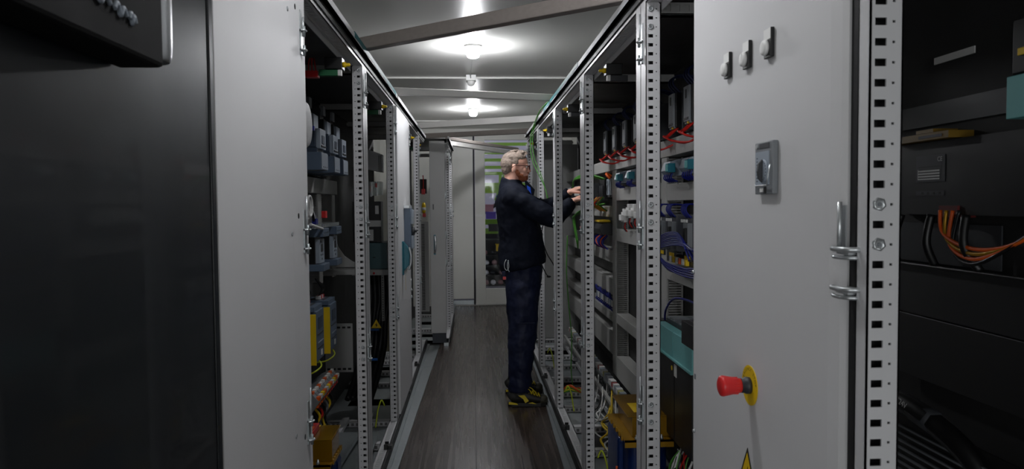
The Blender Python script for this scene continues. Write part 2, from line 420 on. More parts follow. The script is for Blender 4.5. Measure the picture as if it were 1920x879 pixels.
# right closed door (near half of the second cabinet) -------------------------------------------
Y0, Y1 = 1.024, 1.735
mb = MB(); mb.prism([(.538, Y1, .09), (.538, 1.064, .09), (.5405, 1.035, .09), (.5445, 1.0225, .09), (.548, 1.0225, .09), (.548, Y1, .09)], (0, 0, 1.97), PAINT)
door = mb.build('door', RC[1])
mb = MB(); mb.box(.541, .575, Y1+.001, Y1+.012, .09, 2.06, GREYP); mb.build('door_gasket', door)
mb = MB(); mb.box(.536, .5375, Y1-.019, Y1-.011, 1.0, 1.012, GREYM); mb.lathe((.538, Y1-.004, 1.262), (-1, 0, 0), [(0, .005), (.006, .004)], BRIGHT, 12)
mb.lathe((.538, Y1-.01, .87), (-1, 0, 0), [(0, .005), (.005, .004)], BRIGHT, 12); mb.build('door_screw', door)
mb = MB(); mb.box(.5485, .565, .996, 1.04, .09, 2.06, RUB); mb.build('door_gap_shade', RC[1])  # black sheet added behind the door gap as its shade
for z in (1.362, 1.305):
    mb = MB()
    mb.tube([(.56, .992, z), (.54, .985, z), (.525, .995, z), (.522, 1.02, z), (.53, 1.035, z)], .004, CLEAR if False else BRIGHT, 8)
    mb.tube([(.56, .996, z-.012), (.54, .99, z-.012), (.527, 1.0, z-.012), (.525, 1.02, z-.012), (.53, 1.035, z-.012)], .003, BRIGHT, 8)
    mb.box(.532, .56, .996, 1.03, z-.008, z-.004, BRIGHT); mb.lathe((.54, 1.008, z-.014), (0, 0, 1), [(0, .007), (.016, .007)], GALV, 12)
    mb.build('hinge', RC[1])
mb = MB(); mb.tube([(.530, 1.018, 1.355), (.530, 1.018, 1.43)], .0035, BRIGHT, 8, False); mb.box(.535, .537, 1.010, 1.022, 1.36, 1.425, BRIGHT); mb.build('hinge_pin', RC[1])
mb = MB(); mb.box(.555, .57, .998, 1.02, 1.36, 1.405, BLACK); mb.build('lock_block', RC[1])

# indicator lamps
def lamp_thing(y, label):
    r = thing('indicator_lamp', label, 'indicator lamp', (.538, y, 1.715), 'white indicator lamps on the right door')
    b = MB(); b.box(.5305, .5375, y-.0155, y+.0155, 1.690, 1.742, BLACK); b.build('holder', r, bevel=.001)
    b = MB(); b.box(.530, .5304, y-.0148, y+.0148, 1.722, 1.7412, WHITEP); b.build('label_plate', r)
    b = MB(); b.lathe((.5304, y+.005, 1.7085), (-1, 0, 0), [(0, .0138), (.004, .0138), (.0065, .0128), (.0078, .009), (.0083, .004), (.0084, 0)], WHITEP, 36); b.build('lens', r)
    return r
for y, l in ((1.282, 'white indicator lamp in black holder, nearest of the three on the right door'),
             (1.385, 'white indicator lamp in black holder, middle one of the three on the right door'),
             (1.492, 'white indicator lamp in black holder, farthest of the three on the right door')):
    lamp_thing(y, l)
# isolator switch
r = thing('isolator_switch', 'grey rotary isolator switch with scale plate and wire bail on the right door', 'switch', (.538, 1.287, 1.49))
b = MB(); b.box(.5275, .5375, 1.247, 1.327, 1.445, 1.54, GREYM); b.build('housing', r, bevel=.0015)
b = MB(); b.box(.5265, .5275, 1.262, 1.322, 1.462, 1.5225, LSLATE)
for k in range(8): b.box(.5258, .5265, 1.312, 1.316, 1.468+k*.006, 1.4695+k*.006, INK)
b.build('scale_plate', r)
b = MB(); b.box(.5265, .5274, 1.262, 1.305, 1.528, 1.537, CHAR); b.build('nameplate', r)
b = MB(); b.lathe((.5275, 1.316, 1.5325), (-1, 0, 0), [(0, .004), (.002, .004)], BRIGHT, 12); b.build('screw', r)
b = MB(); b.lathe((.5265, 1.285, 1.487), (-1, 0, 0), [(0, .021), (.002, .021), (.003, .018)], LSLATE, 28)
b.prism([(.5235, 1.282, 1.466), (.5165, 1.282, 1.474), (.5145, 1.282, 1.487), (.5165, 1.282, 1.500), (.5235, 1.282, 1.508)], (0, .006, 0), CHAR)
for k in range(8): a = radians(-70+k*20); b.box(.5232, .5238, 1.285-.017*cos(a)-.001, 1.285-.017*cos(a)+.001, 1.487+.017*sin(a)-.001, 1.487+.017*sin(a)+.001, INK)
b.build('knob', r)
b = MB(); b.tube([(.5245, 1.251, 1.498), (.520, 1.253, 1.470), (.522, 1.259, 1.4605), (.5245, 1.318, 1.4605), (.5265, 1.325, 1.463)], .0012, BRIGHT, 8, False); b.build('wire_bail', r)
b = MB(); b.box(.5255, .5275, 1.288, 1.300, 1.449, 1.456, WHITEP); b.build('white_latch', r)
b = MB(); b.box(.5255, .5275, 1.274, 1.282, 1.446, 1.458, BLACK); b.build('latch', r)
# emergency stop
r = thing('emergency_stop_button', 'red mushroom emergency stop button on a yellow disc, right door', 'emergency stop', (.538, 1.372, 1.072))
b = MB(); c0 = (.5378, 1.372, 1.072)
b.lathe(c0, (-1, 0, 0), [(0, .039), (.0012, .039)], YEL, 48)
for k, ch in enumerate('EMERGENCY STOP'):
    a = radians(184-k*13.2); rr = .0315
    # the disc faces -X: screen right is -Y
    o = Vector((.5366, 1.372-rr*cos(a), 1.072+rr*sin(a)))
    ux = Vector((0, -sin(a), -cos(a)))*1; uy = Vector((0, -cos(a), sin(a)))
    b.text(ch, o, ux, uy, .0088, INK, depth=.0002)
b.build('backing_disc', r)
b = MB(); b.lathe((.5366, 1.372, 1.072), (-1, 0, 0), [(0, .0165), (.008, .0165), (.009, .0145), (.018, .014)], CHAR, 32); b.build('collar', r)
b = MB(); b.lathe((.519, 1.372, 1.072), (-1, 0, 0), [(0, .0135), (.004, .0145), (.03, .0195), (.036, .0205), (.040, .0195), (.0425, .015), (.0435, .007), (.0435, 0)], RED, 32)
for k in range(12):
    a = k*pi/6; b.box(.489, .512, 1.372+.0163*cos(a)-.0008, 1.372+.0163*cos(a)+.0008, 1.072+.0163*sin(a)-.0008, 1.072+.0163*sin(a)+.0008, RED)
b.build('button', r)
# warning sign, lower edge of the frame
def bolt_sign(name, label, o, ux, uy, nrm, size):
    o, ux, uy, nrm = map(Vector, (o, ux, uy, nrm)); P = lambda x, y, d=0: o+ux*x*size+uy*y*size+nrm*d
    r = thing(name, label, 'warning sign', tuple(o))
    b = MB(); b.prism([P(-.5, 0), P(.5, 0), P(0, .866)], nrm*.001, INK)
    b.prism([P(-.41, .052, .001), P(.41, .052, .001), P(0, .762, .001)], nrm*.0005, YEL)
    b.prism([P(.06, .52, .0015), P(-.11, .27, .0015), P(-.01, .29, .0015), P(-.04, .10, .0015), P(.12, .34, .0015), P(.02, .32, .0015)], nrm*.0004, INK)
    for f in b.bm.faces: pass
    b.build('plate', r); return r
bolt_sign('warning_sign', 'yellow and black high-voltage triangle sign below the emergency stop', (.5378, 1.382, .858), (0, -1, 0), (0, 0, 1), (-1, 0, 0), .1)
bolt_sign('warning_sign', 'small yellow triangle sign with black bolt inside the open left cabinet', (-.70, 5.14, .555), (1, 0, 0), (0, 0, 1), (0, -1, 0), .088)

# ---------------------------------------------------------------- left white panel and flange
mb = MB(); mb.box(-.505, -.489, 1.408, 1.985, .09, 2.06, PAINT); ldoor = mb.build('door', LC[0], bevel=.003)
mb = MB(); mb.box(-.505, -.4905, 1.987, 2.168, .07, 2.09, PAINT)
fl = mb.build('corner_flange', LC[0], bevel=.002)
mb = MB()
for y, z in ((2.05, 1.403), (2.075, .767), (2.056, 1.985)): mb.lathe((-.4905, y, z), (1, 0, 0), [(0, .008), (.0006, .008)], BLACK, 16)
mb.build('screw_hole', fl)
for z in (1.356, .805, 1.955):
    mb = MB(); mb.lathe((-.489, 1.966, z), (1, 0, 0), [(0, .0065), (.002, .006), (.0022, .003), (.001, .002)], BRIGHT, 14); mb.build('door_screw', ldoor)
for z in (1.93, 1.36, .80): hinge(LC[0], -.4905, -1, 2.115, z+.01, up=.09 if z < 1.9 else .03)

# ---------------------------------------------------------------- dark cabinet at the left edge
r = thing('dark_cabinet', 'tall anthracite cabinet filling the left edge of the view', 'cabinet', (-.75, .8, 0))
b = MB(); b.box(-1.05, -.500, .1, 1.398, .02, 2.2, DARKP); b.build('body', r)
b = MB(); b.box(-.5, -.4885, .12, 1.372, .05, 2.16, DARKP); b.build('door', r, bevel=.004)
b = MB(); b.box(-.5, -.4868, 1.376, 1.398, .02, 2.2, DARKP); b.build('edge_strip', r, bevel=.003)
r = thing('operator_unit', 'black operator unit with bright metal end and worn white lettering, at top left', 'control panel', (-.45, .8, 1.63))
b = MB(); b.box(-.488, -.425, .40, 1.03, 1.622, 2.0, mat('matt_black_housing', (5, 5, 6), .75, spec=.2)); b.build('housing', r, bevel=.006)
b = MB(); b.loft([((-.452, 1.05, 1.635), .024, .026), ((-.452, 1.05, 1.66), .028, .032), ((-.452, 1.05, 1.80), .028, .032), ((-.452, 1.05, 1.98), .028, .032)], BRIGHT, 20, 3)
b.build('end_grip', r)
b = MB()
for (y, z, l) in ((.858, 1.671, .045), (.812, 1.676, .03), (.905, 1.667, .03), (.935, 1.664, .016)):
    b.tube([(-.424, y-l/2, z), (-.424, y-l/4, z+.008), (-.424, y, z-.004), (-.424, y+l/4, z+.006), (-.424, y+l/2, z-.002)], .0035, LSLATE, 6)
b.build('lettering', r)
# ================================================================== CEILING LAMPS, BEAMS
LAMP = mat('lamp_glass_lit', (250, 251, 255), .4, emis=BULB, noise=0)
LAMP2 = mat('lamp_glass_lit_near', (250, 251, 255), .4, emis=180, noise=0)
for i, (y, l) in enumerate(((1.75, 'ceiling lamp nearest the camera, just above the picture'), (4.9, 'bright ceiling lamp above the first bare steel beam'), (8.08, 'smaller-looking bright ceiling lamp far along the aisle'))):
    r = thing('ceiling_lamp', l, 'ceiling lamp', (.008, y, ZC), 'ceiling lamps along the aisle')
    b = MB(); b.lathe((.008, y, ZC), (0, 0, -1), [(0, .06), (.012, .06), (.018, .05), (.022, .045)], WHITEP, 32); b.build('base', r)
    b = MB(); b.lathe((.008, y, ZC-.022), (0, 0, -1), [(0, .038), (.012, .044), (.04, .044), (.055, .036), (.062, .02), (.064, 0)], LAMP if i else LAMP2, 32); b.build('globe', r)
r = thing('junction_box', 'white ceiling junction box with round detector, between the two bright lamps', 'junction box', (-.01, 5.95, ZC))
b = MB(); b.box(-.05, .03, 5.9, 6.0, 2.44, 2.486, WHITEP); b.tube([(-.01, 5.95, 2.45), (-.012, 5.8, 2.47), (0, 5.5, 2.488), (.008, 5.1, 2.49)], .004, WHITEP, 6); b.build('housing', r, bevel=.003)
b = MB(); b.lathe((-.01, 5.95, 2.44), (0, 0, -1), [(0, .03), (.015, .032), (.03, .026), (.04, .012), (.042, 0)], WHITEP, 24); b.build('detector', r)
def beam(name, label, p0, p1, hw, h, m):
    p0, p1 = Vector(p0), Vector(p1); d = (p1-p0)/2; n = Vector((0, 0, 1)).cross(d).normalized()*hw
    up = Vector((0, 0, h/2)); c = (p0+p1)/2+up
    b = MB(); b.obox(c, d, n, up, m); o = b.build(name, bevel=.004); tag(o, label, 'steel beam', 'steel bars laid across the cabinet tops'); return o
ZB = 2.127
beam('steel_beam', 'nearest brown-grey raw steel beam laid slanting across both cabinet rows', (-.56, 3.36, ZB), (.62, 2.44, ZB), .024, .055, STEEL)
LS = mat('pale_steel_bar', (214, 212, 209), .45, .1, noise=.08)
beam('steel_beam', 'pale steel bar across the aisle between the two bright lamps', (-.54, 4.60, ZB), (.57, 4.90, ZB), .022, .045, LS)
beam('steel_beam', 'pale steel bar across the aisle just beyond the far bright lamp', (-.55, 6.66, ZB), (.6, 6.08, ZB), .024, .055, LS)
beam('steel_beam', 'darker grey steel bar behind the pale bar beyond the far lamp', (-.55, 7.62, ZB), (.58, 7.1, ZB), .022, .05, STEEL)
beam('steel_beam', 'long pale bar running down towards the head of the worker', (-.34, 8.35, ZB), (.545, 10.12, ZB), .03, .055, LS)
beam('steel_beam', 'thin dark raw steel bar slanting just above the worker', (-.28, 7.80, ZB+.001), (.58, 9.35, ZB+.001), .02, .035, STEEL)

# ================================================================== FAR LEFT SECTION (stands further into the aisle)
XF = -.262
FC = cabinet('L', 7.34, 7.97, 'far left cabinet frame standing forward with pale punched posts', xf=XF, near=False)
FC2 = cabinet('L', 7.97, 9.0, 'farthest left cabinet frame beside the white end door', xf=XF, near=False, hz=(1.36,))
mb = MB(); mb.box(-.44, -.286, 7.300, 7.33, .13, 2.075, GREYP); ep = mb.build('door', FC, bevel=.003)
mb = MB(); mb.box(-.43, -.29, 7.302, 7.335, .03, .128, mat('navy_plinth', (26, 32, 42), .5)); mb.build('plinth', FC)
mb = MB(); mb.box(-.405, -.385, 7.292, 7.3, .93, 1.13, TEALD); mb.tube([(-.395, 7.29, .95), (-.388, 7.265, .98), (-.386, 7.262, 1.05), (-.392, 7.28, 1.12)], .011, BRIGHT, 10); mb.build('handle', ep)
mb = MB(); mb.box(-.411, -.40, 7.297, 7.3, 1.385, 1.44, BLACK); mb.build('slot', ep)
for z in (.82, 1.1, 1.5): 
    mb = MB(); mb.box(-.286, -.27, 7.30, 7.32, z, z+.06, GALV); mb.tube([(-.276, 7.296, z-.01), (-.276, 7.296, z+.07)], .005, BRIGHT, 8, False); mb.build('hinge', FC)
def dev(name, label, cat, loc, parts, group=None, bevel=.0015, flat=()):
    r = thing(name, label, cat, loc, group)
    for pn, items in parts:
        b = MB()
        for it in items:
            if it[0] == 't': b.tube(it[1], it[2], it[3], 6)
            elif it[0] == 'l': b.lathe(*it[1:])
            elif it[0] == 'p': b.prism(*it[1:])
            elif it[0] == 'e': b.ell(*it[1:])
            elif it[0] == 'x': b.text(*it[1:])
            else: b.box(*it)
        b.build(pn, r, bevel=bevel if not any(i[0] in ('t', 'l', 'e', 'x') for i in items) else 0)
    return r
# things inside the far left section
dev('red_switch', 'small red switch gear high in the dark gap left of the narrow end panel', 'switch', (-.55, 8.1, 1.5), [
    ('body', [(-.60, -.52, 8.05, 8.12, 1.56, 1.72, INSIDE), (-.575, -.535, 8.03, 8.05, 1.55, 1.61, RED)]), ('lever', [('t', [(-.555, 8.03, 1.6), (-.55, 8.0, 1.68), (-.553, 8.0, 1.76)], .005, REDW)])])
dev('surge_arrester', 'yellow and white banded arrester with red foot in the dark left gap', 'arrester', (-.55, 8.1, 1.35), [
    ('body', [('l', (-.552, 8.05, 1.34), (0, 0, 1), [(0, .012), (.02, .02), (.05, .022), (.09, .022), (.12, .012)], YEL, 16)]),
    ('band', [('l', (-.552, 8.05, 1.375), (0, 0, 1), [(0, .0235), (.03, .0235)], WHITEP, 16)]), ('foot', [(-.565, -.53, 8.03, 8.07, 1.30, 1.34, RED)])])
b = MB(); b.box(-.6, -.5, 8.0, 8.03, .25, 1.25, GREYP)
for k in range(60): b.box(-.58, -.545, 7.995, 8.0, .27+k*.016, .278+k*.016, INK)
tag(b.build('slotted_rail'), 'upright slotted rail low in the dark gap beside the narrow end panel', 'rail')
for z in (1.8, 1.1):
    pass

# door, switch and swing handle on the left closed door
mb = MB(); mb.box(-.502, -.479, 4.605, 5.44, .09, 2.06, PAINT); dl = mb.build('door', LC[3], bevel=.004)
mb = MB(); mb.box(-.479, -.469, 4.82, 4.87, .965, 1.19, TEALD); mb.prism([(-.469, 4.825, .99), (-.435, 4.825, 1.03), (-.43, 4.825, 1.10), (-.445, 4.825, 1.16), (-.469, 4.825, 1.185)], (0, .04, 0), TEALD)
mb.build('handle', dl, bevel=.003)
mb = MB(); mb.tube([(-.437, 4.83, 1.0), (-.423, 4.83, 1.04), (-.421, 4.83, 1.1), (-.432, 4.83, 1.15)], .008, BRIGHT, 8); mb.build('handle_lever', dl)
dev('main_switch', 'slate blue main switch housing on the left white door above its petrol handle', 'switch', (-.47, 5.06, 1.26), [
    ('housing', [(-.478, -.435, 4.98, 5.16, 1.10, 1.41, SLATE), (-.478, -.44, 4.97, 5.17, 1.41, 1.43, BRIGHT)]),
    ('cover', [(-.435, -.424, 5.02, 5.15, 1.30, 1.40, LSLATE), (-.435, -.420, 5.03, 5.14, 1.13, 1.22, LSLATE)]),
    ('knob', [('l', (-.434, 5.08, 1.25), (1, 0, 0), [(0, .03), (.02, .028), (.022, .01), (.035, .01)], CHAR, 20)])])
dev('paper_tag', 'cream paper tag hanging below the petrol handle on the left white door', 'tag', (-.46, 4.85, .93), [
    ('tag', [('p', [(-.462, 4.835, .965), (-.462, 4.855, .965), (-.46, 4.865, .86), (-.46, 4.845, .86)], (.001, 0, 0), mat('cream_card', (214, 200, 150), .6))]),
    ('string', [('t', [(-.461, 4.845, .965), (-.45, 4.85, .985), (-.445, 4.845, 1.0)], .001, LABEL)])], bevel=0)

# ================================================================== CABLE DUCTS
DG = 'grey cable ducts on the right mounting plates'
def hduct(side, y0, y1, z0, z1, label, xf=.92, xb=1.0, grp=DG):
    s = 1 if side == 'R' else -1; xf *= s; xb *= s
    r = thing('cable_duct', label, 'cable duct', ((xf+xb)/2, (y0+y1)/2, z0), grp)
    b = MB(); b.box(xf, xf+s*.006, y0, y1, z0, z1, DUCT); b.build('cover', r, bevel=.002)
    b = MB(); b.box(xf+s*.007, xb, y0, y1, z1-.004, z1-.001, DUCT); b.box(xf+s*.007, xb, y0, y1, z0+.001, z0+.004, DUCT)
    b.box(xb-s*.003, xb, y0, y1, z0+.004, z1-.004, DUCT); b.build('tray', r)
def vduct(side, y0, y1, z0, z1, label, xf=.92, xb=1.0, grp=DG):
    s = 1 if side == 'R' else -1; xf *= s; xb *= s
    r = thing('cable_duct', label, 'cable duct', ((xf+xb)/2, (y0+y1)/2, z0), grp)
    b = MB(); b.box(xf, xf+s*.006, y0, y1, z0, z1, DUCT); b.build('cover', r, bevel=.002)
    b = MB()
    k = 0
    while z0+.01+k*.0125 < z1-.01:
        z = z0+.01+k*.0125; b.box(xf+s*.008, xb-s*.01, y0, y0+.002, z, z+.0065, DUCT); k += 1
    b.box(xb-s*.01, xb, y0, y0+.002, z0, z1, DUCT); b.box(xb-s*.003, xb, y0+.002, y1, z0, z1, DUCT); b.box(xf+s*.007, xb, y1-.002, y1, z0, z1, DUCT)
    b.box(xf+s*.006, xf+s*.010, y0, y0+.002, z0, z1, DUCT)
    b.build('slotted_wall', r)
hduct('R', 2.35, 3.56, 1.65, 1.73, 'topmost horizontal grey duct in the right cabinet next to the closed door')
hduct('R', 3.565, 4.80, 1.65, 1.73, 'topmost horizontal grey duct between the second and third right posts')
hduct('R', 4.805, 7.1, 1.65, 1.73, 'topmost horizontal grey duct behind the hands of the worker')
vduct('R', 4.61, 4.742, .30, 1.647, 'upright grey duct left of the white relay sockets')
vduct('R', 3.392, 3.49, .30, 1.647, 'upright grey duct beside the big blue cable loops')
for z0, z1, l in ((1.45, 1.53, 'grey duct under the teal relays, seen left of the nearest punched post'), (1.19, 1.27, 'grey duct just below the white relay sockets'), (.655, .72, 'low grey duct half way down below the big empty opening'), (.30, .44, 'lowest wide grey duct left of the nearest full punched post')):
    hduct('R', 3.494, 4.606, z0, z1, l)
for z0, z1, l in ((1.442, 1.52, 'grey duct above the blue-wired contactors beside the closed door'), (1.068, 1.17, 'grey duct under the big blue cable loops')):
    hduct('R', 2.35, 3.388, z0, z1, l)
for z0, z1, l in ((1.34, 1.415, 'grey duct just below the green wires by the hands of the worker'), (1.036, 1.12, 'second grey duct below the hands of the worker'), (.822, .93, 'third grey duct below the hands of the worker'), (.64, .70, 'fourth grey duct below the hands of the worker, under the blue terminals'), (.42, .57, 'lowest grey duct in the cabinet the worker reaches into')):
    hduct('R', 4.746, 7.1, z0, z1, l)
PL = mat('shade_toned_mounting_plate', (48, 48, 47), .5, .2)  # grey plate in shadow, with the shade put into its colour
for i, (y0, y1) in enumerate(((2.33, 3.56), (3.57, 4.80), (4.81, 7.1))):
    b = MB(); b.box(1.004, 1.012, y0, y1, .28, 1.74, PL); b.build('mounting_plate', RC[(2, 3, 5)[i]])
b = MB(); b.box(.592, 1.035, 7.11, 7.13, .1, 2.02, mat('partition_enamel', (140, 140, 138), .5)); b.build('partition', RC[5])
# left ducts
LG_ = 'grey cable ducts in the left cabinets'
hduct('L', 2.7, 4.56, 1.50, 1.583, 'horizontal grey duct above the white looped cable in the left cabinet', .85, .93, LG_)
hduct('L', 2.7, 4.4, .60, .69, 'low grey duct behind the yellow power units in the left cabinet', .85, .93, LG_)
vduct('L', 4.0, 4.09, 1.0, 1.497, 'upright grey duct behind the white looped cable', .85, .93, LG_)
vduct('L', 4.40, 4.48, 1.0, 1.497, 'upright grey duct nearer to the first left punched post, behind the red plug', .85, .93, LG_)
b = MB(); b.box(-.945, -.935, 2.4, 4.5, .28, 1.62, mat('left_mounting_plate', (60, 60, 60), .5)); b.build('mounting_plate', LC[1])

# ================================================================== RIGHT DEVICES
def contactor(y, label, first=None):
    if first: return dup(first, (.9, y, 1.73), label)
    x = .9
    r = thing('power_contactor', label, 'contactor', (.9, y, 1.73), 'contactors with red cables on the upper right row')
    b = MB(); b.box(.845, .99, y-.045, y+.045, 1.745, 1.89, BLACK); b.box(.87, .99, y-.05, y+.05, 1.735, 1.90, CHAR); b.build('body', r, bevel=.003)
    b = MB(); b.box(.836, .845, y-.036, y+.036, 1.75, 1.888, GREYM); b.box(.833, .836, y-.006, y+.008, 1.84, 1.875, BLACK); b.box(.833, .836, y-.03, y+.03, 1.755, 1.765, CHAR); b.build('front_plate', r, bevel=.002)
    for k in range(3):
        yy = y-.03+k*.03
        b = MB(); b.tube([(.86, yy, 1.745), (.825, yy-.01, 1.715), (.805, yy-.03, 1.70+.006*k), (.82, yy-.06, 1.685+.006*k), (.88, yy-.09, 1.68), (.94, yy-.11, 1.71)], .0042, REDW, 7); b.build('red_cable', r)
        b = MB(); b.tube([(.87, yy, 1.89), (.84, yy+.01, 1.93), (.86, yy+.03, 1.965), (.92, yy+.04, 1.97), (.98, yy+.05, 1.95)], .004, mat('navy_cable', (22, 30, 70), .5), 7); b.build('blue_cable', r)
    b = MB()
    for k in range(3): b.box(.84, .85, y-.036+k*.028, y-.026+k*.028, 1.742, 1.752, (YEL if k == 1 else GREYM))
    b.build('terminal', r)
    return r
cys = (4.56, 4.27, 3.98, 3.70, 3.42, 3.02, 2.80)
cls = ['red-cabled contactor farthest left, next to the second right post', 'red-cabled contactor second from the left on the upper right row', 'red-cabled contactor third from the left on the upper right row', 'red-cabled contactor half hidden left of the nearest full punched post', 'red-cabled contactor mostly behind the nearest full punched post', 'red-cabled contactor just right of the nearest full punched post', 'red-cabled contactor closest to the closed right door']
c0 = None
for y, l in zip(cys, cls):
    r = contactor(y, l, c0); c0 = c0 or r
b = MB(); b.box(.992, 1.0, 2.4, 4.78, 1.80, 1.83, GALV); b.build('device_rail', RC[2])

def relay(y, label, first=None):
    if first: return dup(first, (.9, y, 1.53), label)
    r = thing('relay_block', label, 'relay', (.9, y, 1.53), 'teal and grey relay blocks under the top duct')
    b = MB(); b.prism([(.86, y-.055, 1.575), (.875, y-.055, 1.615), (.98, y-.055, 1.64), (.98, y-.055, 1.56), (.88, y-.055, 1.55)], (0, .11, 0), LSLATE); b.build('housing', r, bevel=.002)
    b = MB(); b.box(.852, .885, y-.10, y-.057, 1.565, 1.605, TEALD)
    for k in range(3): b.box(.849, .852, y-.095+k*.013, y-.088+k*.013, 1.57, 1.60, TEAL)
    b.build('teal_plug', r, bevel=.002)
    for k in range(5):
        yy = y-.09+k*.03; b = MB(); b.tube([(.875, yy, 1.563), (.87, yy+.004, 1.54), (.90, yy+.01, 1.525)], .0032, BLUEW, 6); b.build('blue_wire', r)
    return r
r0 = None
for y, l in ((4.33, 'teal relay block farthest left in the row above the white sockets'), (4.02, 'teal relay block second in the row, left of the nearest full post'), (3.72, 'teal relay block partly hidden behind the nearest full post'), (3.22, 'teal relay block seen just right of the nearest full post'), (2.93, 'large-looking teal relay block beside the closed door')):
    q = relay(y, l, r0); r0 = r0 or q
def socket(y, dz, label, first=None):
    if first: return dup(first, (.9, y, 1.33+dz), label)
    r = thing('relay_socket', label, 'relay socket', (.9, y, 1.33+dz), 'white relay sockets')
    z = dz
    b = MB(); b.box(.875, .98, y-.04, y+.04, 1.34+z, 1.40+z, WHITEP); b.box(.86, .9, y-.035, y+.035, 1.35+z, 1.385+z, WHITEP); b.box(.88, .98, y-.03, y+.03, 1.40+z, 1.42+z, WHITEP); b.build('body', r, bevel=.003)
    b = MB()
    for k in range(3): b.tube([(.89, y-.02+k*.02, 1.34+z), (.885, y-.02+k*.02, 1.31+z), (.90, y-.02+k*.02, 1.285+z)], .0035, (REDW, BLACK, GREYM)[k], 6)
    b.build('wires', r); return r
s0 = None
for y, dz, l in ((4.20, -.02, 'white relay socket farthest left of the row'), (4.07, .008, 'white relay socket second from left, sitting slightly higher'), (3.94, .008, 'white relay socket third from left'), (3.81, 0, 'white relay socket against the nearest full punched post')):
    q = socket(y, dz, l, s0); s0 = s0 or q
def bcont(y, label, first=None):
    if first: return dup(first, (.9, y, 1.22), label)
    r = thing('auxiliary_contactor', label, 'contactor', (.9, y, 1.22), 'blue-wired contactors beside the closed door')
    b = MB(); b.box(.87, .99, y-.05, y+.05, 1.22, 1.38, mat('graphite_plastic', (78, 80, 86), .45)); b.box(.85, .9, y-.045, y+.02, 1.25, 1.35, GREYM); b.box(.84, .86, y-.04, y-.01, 1.27, 1.33, BLACK); b.build('body', r, bevel=.003)
    for k in range(4):
        b = MB(); yy = y-.035+k*.022
        b.tube([(.87, yy, 1.37), (.85, yy+.01, 1.40), (.87, yy+.03, 1.425), (.93, yy+.04, 1.42)], .003, BLUEW, 6); b.build('blue_wire', r)
        b = MB(); b.box(.846, .852, yy-.006, yy+.006, 1.352, 1.364, LABEL); b.build('terminal', r)
    b = MB(); b.box(.862, .87, y-.045, y+.03, 1.195, 1.225, CHAR)
    for k in range(3): b.box(.858, .862, y-.04+k*.025, y-.025+k*.025, 1.20, 1.215, YEL)
    b.build('terminal_base', r)
    return r
q = bcont(3.10, 'blue-wired contactor left of its twin, beside the upright duct'); bcont(2.87, 'blue-wired contactor right of its twin, touching the closed door edge', q); bcont(3.27, 'small part-hidden contactor against the upright duct beside the nearest post', q)
r = thing('cable_loop_bundle', 'big bundle of dark blue cable loops beside the closed door', 'cables', (.86, 2.9, 1.2))
for k in range(9):
    b = MB(); o = k*.016; rr = .10+.012*(k % 4)
    pts = [(.84-.01*(k % 3), 2.62+o, 1.23+.02*sin(k)), (.82, 2.80+o*.5, 1.262+.006*k), (.805, 2.98+.01*k, 1.25+.005*k), (.80, 3.09+.009*k, 1.225), (.81, 3.07+.008*k, 1.18+.007*(k % 3)), (.825, 2.92+o*.5, 1.145+.009*(k % 4)), (.84, 2.74, 1.14+.009*(k % 5)), (.85, 2.55, 1.16)]
    b.tube(pts, .0033, BLUEW, 7); b.build('loop', r)
for k in range(6):
    b = MB(); b.box(.855, .868, 2.86+k*.045, 2.885+k*.045, 1.175, 1.20, (YEL, LABEL, ORANGE, LABEL, YEL, LABEL)[k]); b.build('wire_marker', r)
b = MB(); b.box(.87, .99, 2.8, 3.2, 1.172, 1.195, CHAR); b.build('terminal_base', r)

# drive unit with teal cover
dev('drive_unit', 'black frequency drive with pale teal cover beside the closed right door', 'drive unit', (.9, 2.85, .43), [
    ('body', [(.812, 1.0, 2.42, 3.10, .46, .80, BLACK), (.84, 1.0, 2.42, 3.10, .80, .93, CHAR), (.80, .812, 2.60, 2.83, .47, .795, BLACK), (.80, .812, 2.84, 3.08, .47, .795, BLACK)]),
    ('teal_cover', [(.795, .838, 2.585, 2.84, .80, .912, TEAL), (.795, .838, 2.845, 3.11, .80, .912, TEAL), (.788, .80, 2.58, 3.11, .798, .808, TEAL)]),
    ('top_grille', [(.84, 1.0, 2.42+k*.045, 2.455+k*.045, .93, .938, GREYM) for k in range(15)]),
    ('rating_label', [(.7985, .80, 2.80, 2.835, .735, .785, LABEL)]), ('yellow_mark', [('l', (.80, 2.87, .76), (-1, 0, 0), [(0, .010), (.001, .010)], YEL, 16)])])
dev('black_module', 'small black module standing on the teal drive cover by the door', 'module', (.80, 2.5, .913), [
    ('body', [(.76, .86, 2.42, 2.60, .915, 1.0, BLACK)]), ('socket', [(.78, .83, 2.46, 2.57, 1.0, 1.006, CHAR)])])
dev('blue_jumper_cable', 'single dark blue cable arching behind the drive unit', 'cable', (.9, 2.8, .95), [
    ('cable', [('t', [(.90, 3.35, .86), (.89, 3.30, .93), (.88, 3.15, 1.0), (.87, 2.95, 1.03), (.87, 2.7, 1.03), (.87, 2.5, 1.0)], .005, BLUEW)]),
    ('plug', [(.88, .92, 3.32, 3.40, .83, .88, BLACK)])])
r = thing('drive_wiring', 'tangle of white, yellow, red and green wires under the drive unit', 'wires', (.8, 2.9, .2))
for k in range(16):
    b = MB(); y = 2.62+random.random()*.45; x = .78+random.random()*.12; m = random.choice((LABEL, YEL, REDW, GREENW, LABEL, BLACK, ORANGE))
    b.tube([(x, y, .46), (x-.03, y+.05*random.uniform(-1, 1), .38), (x-.05*random.random(), y+.1*random.uniform(-1, 1), .28), (x, y+.12*random.uniform(-1, 1), .18), (x+.03, y+.1, .13)], .003+.002*random.random(), m, 6); b.build('wire', r)
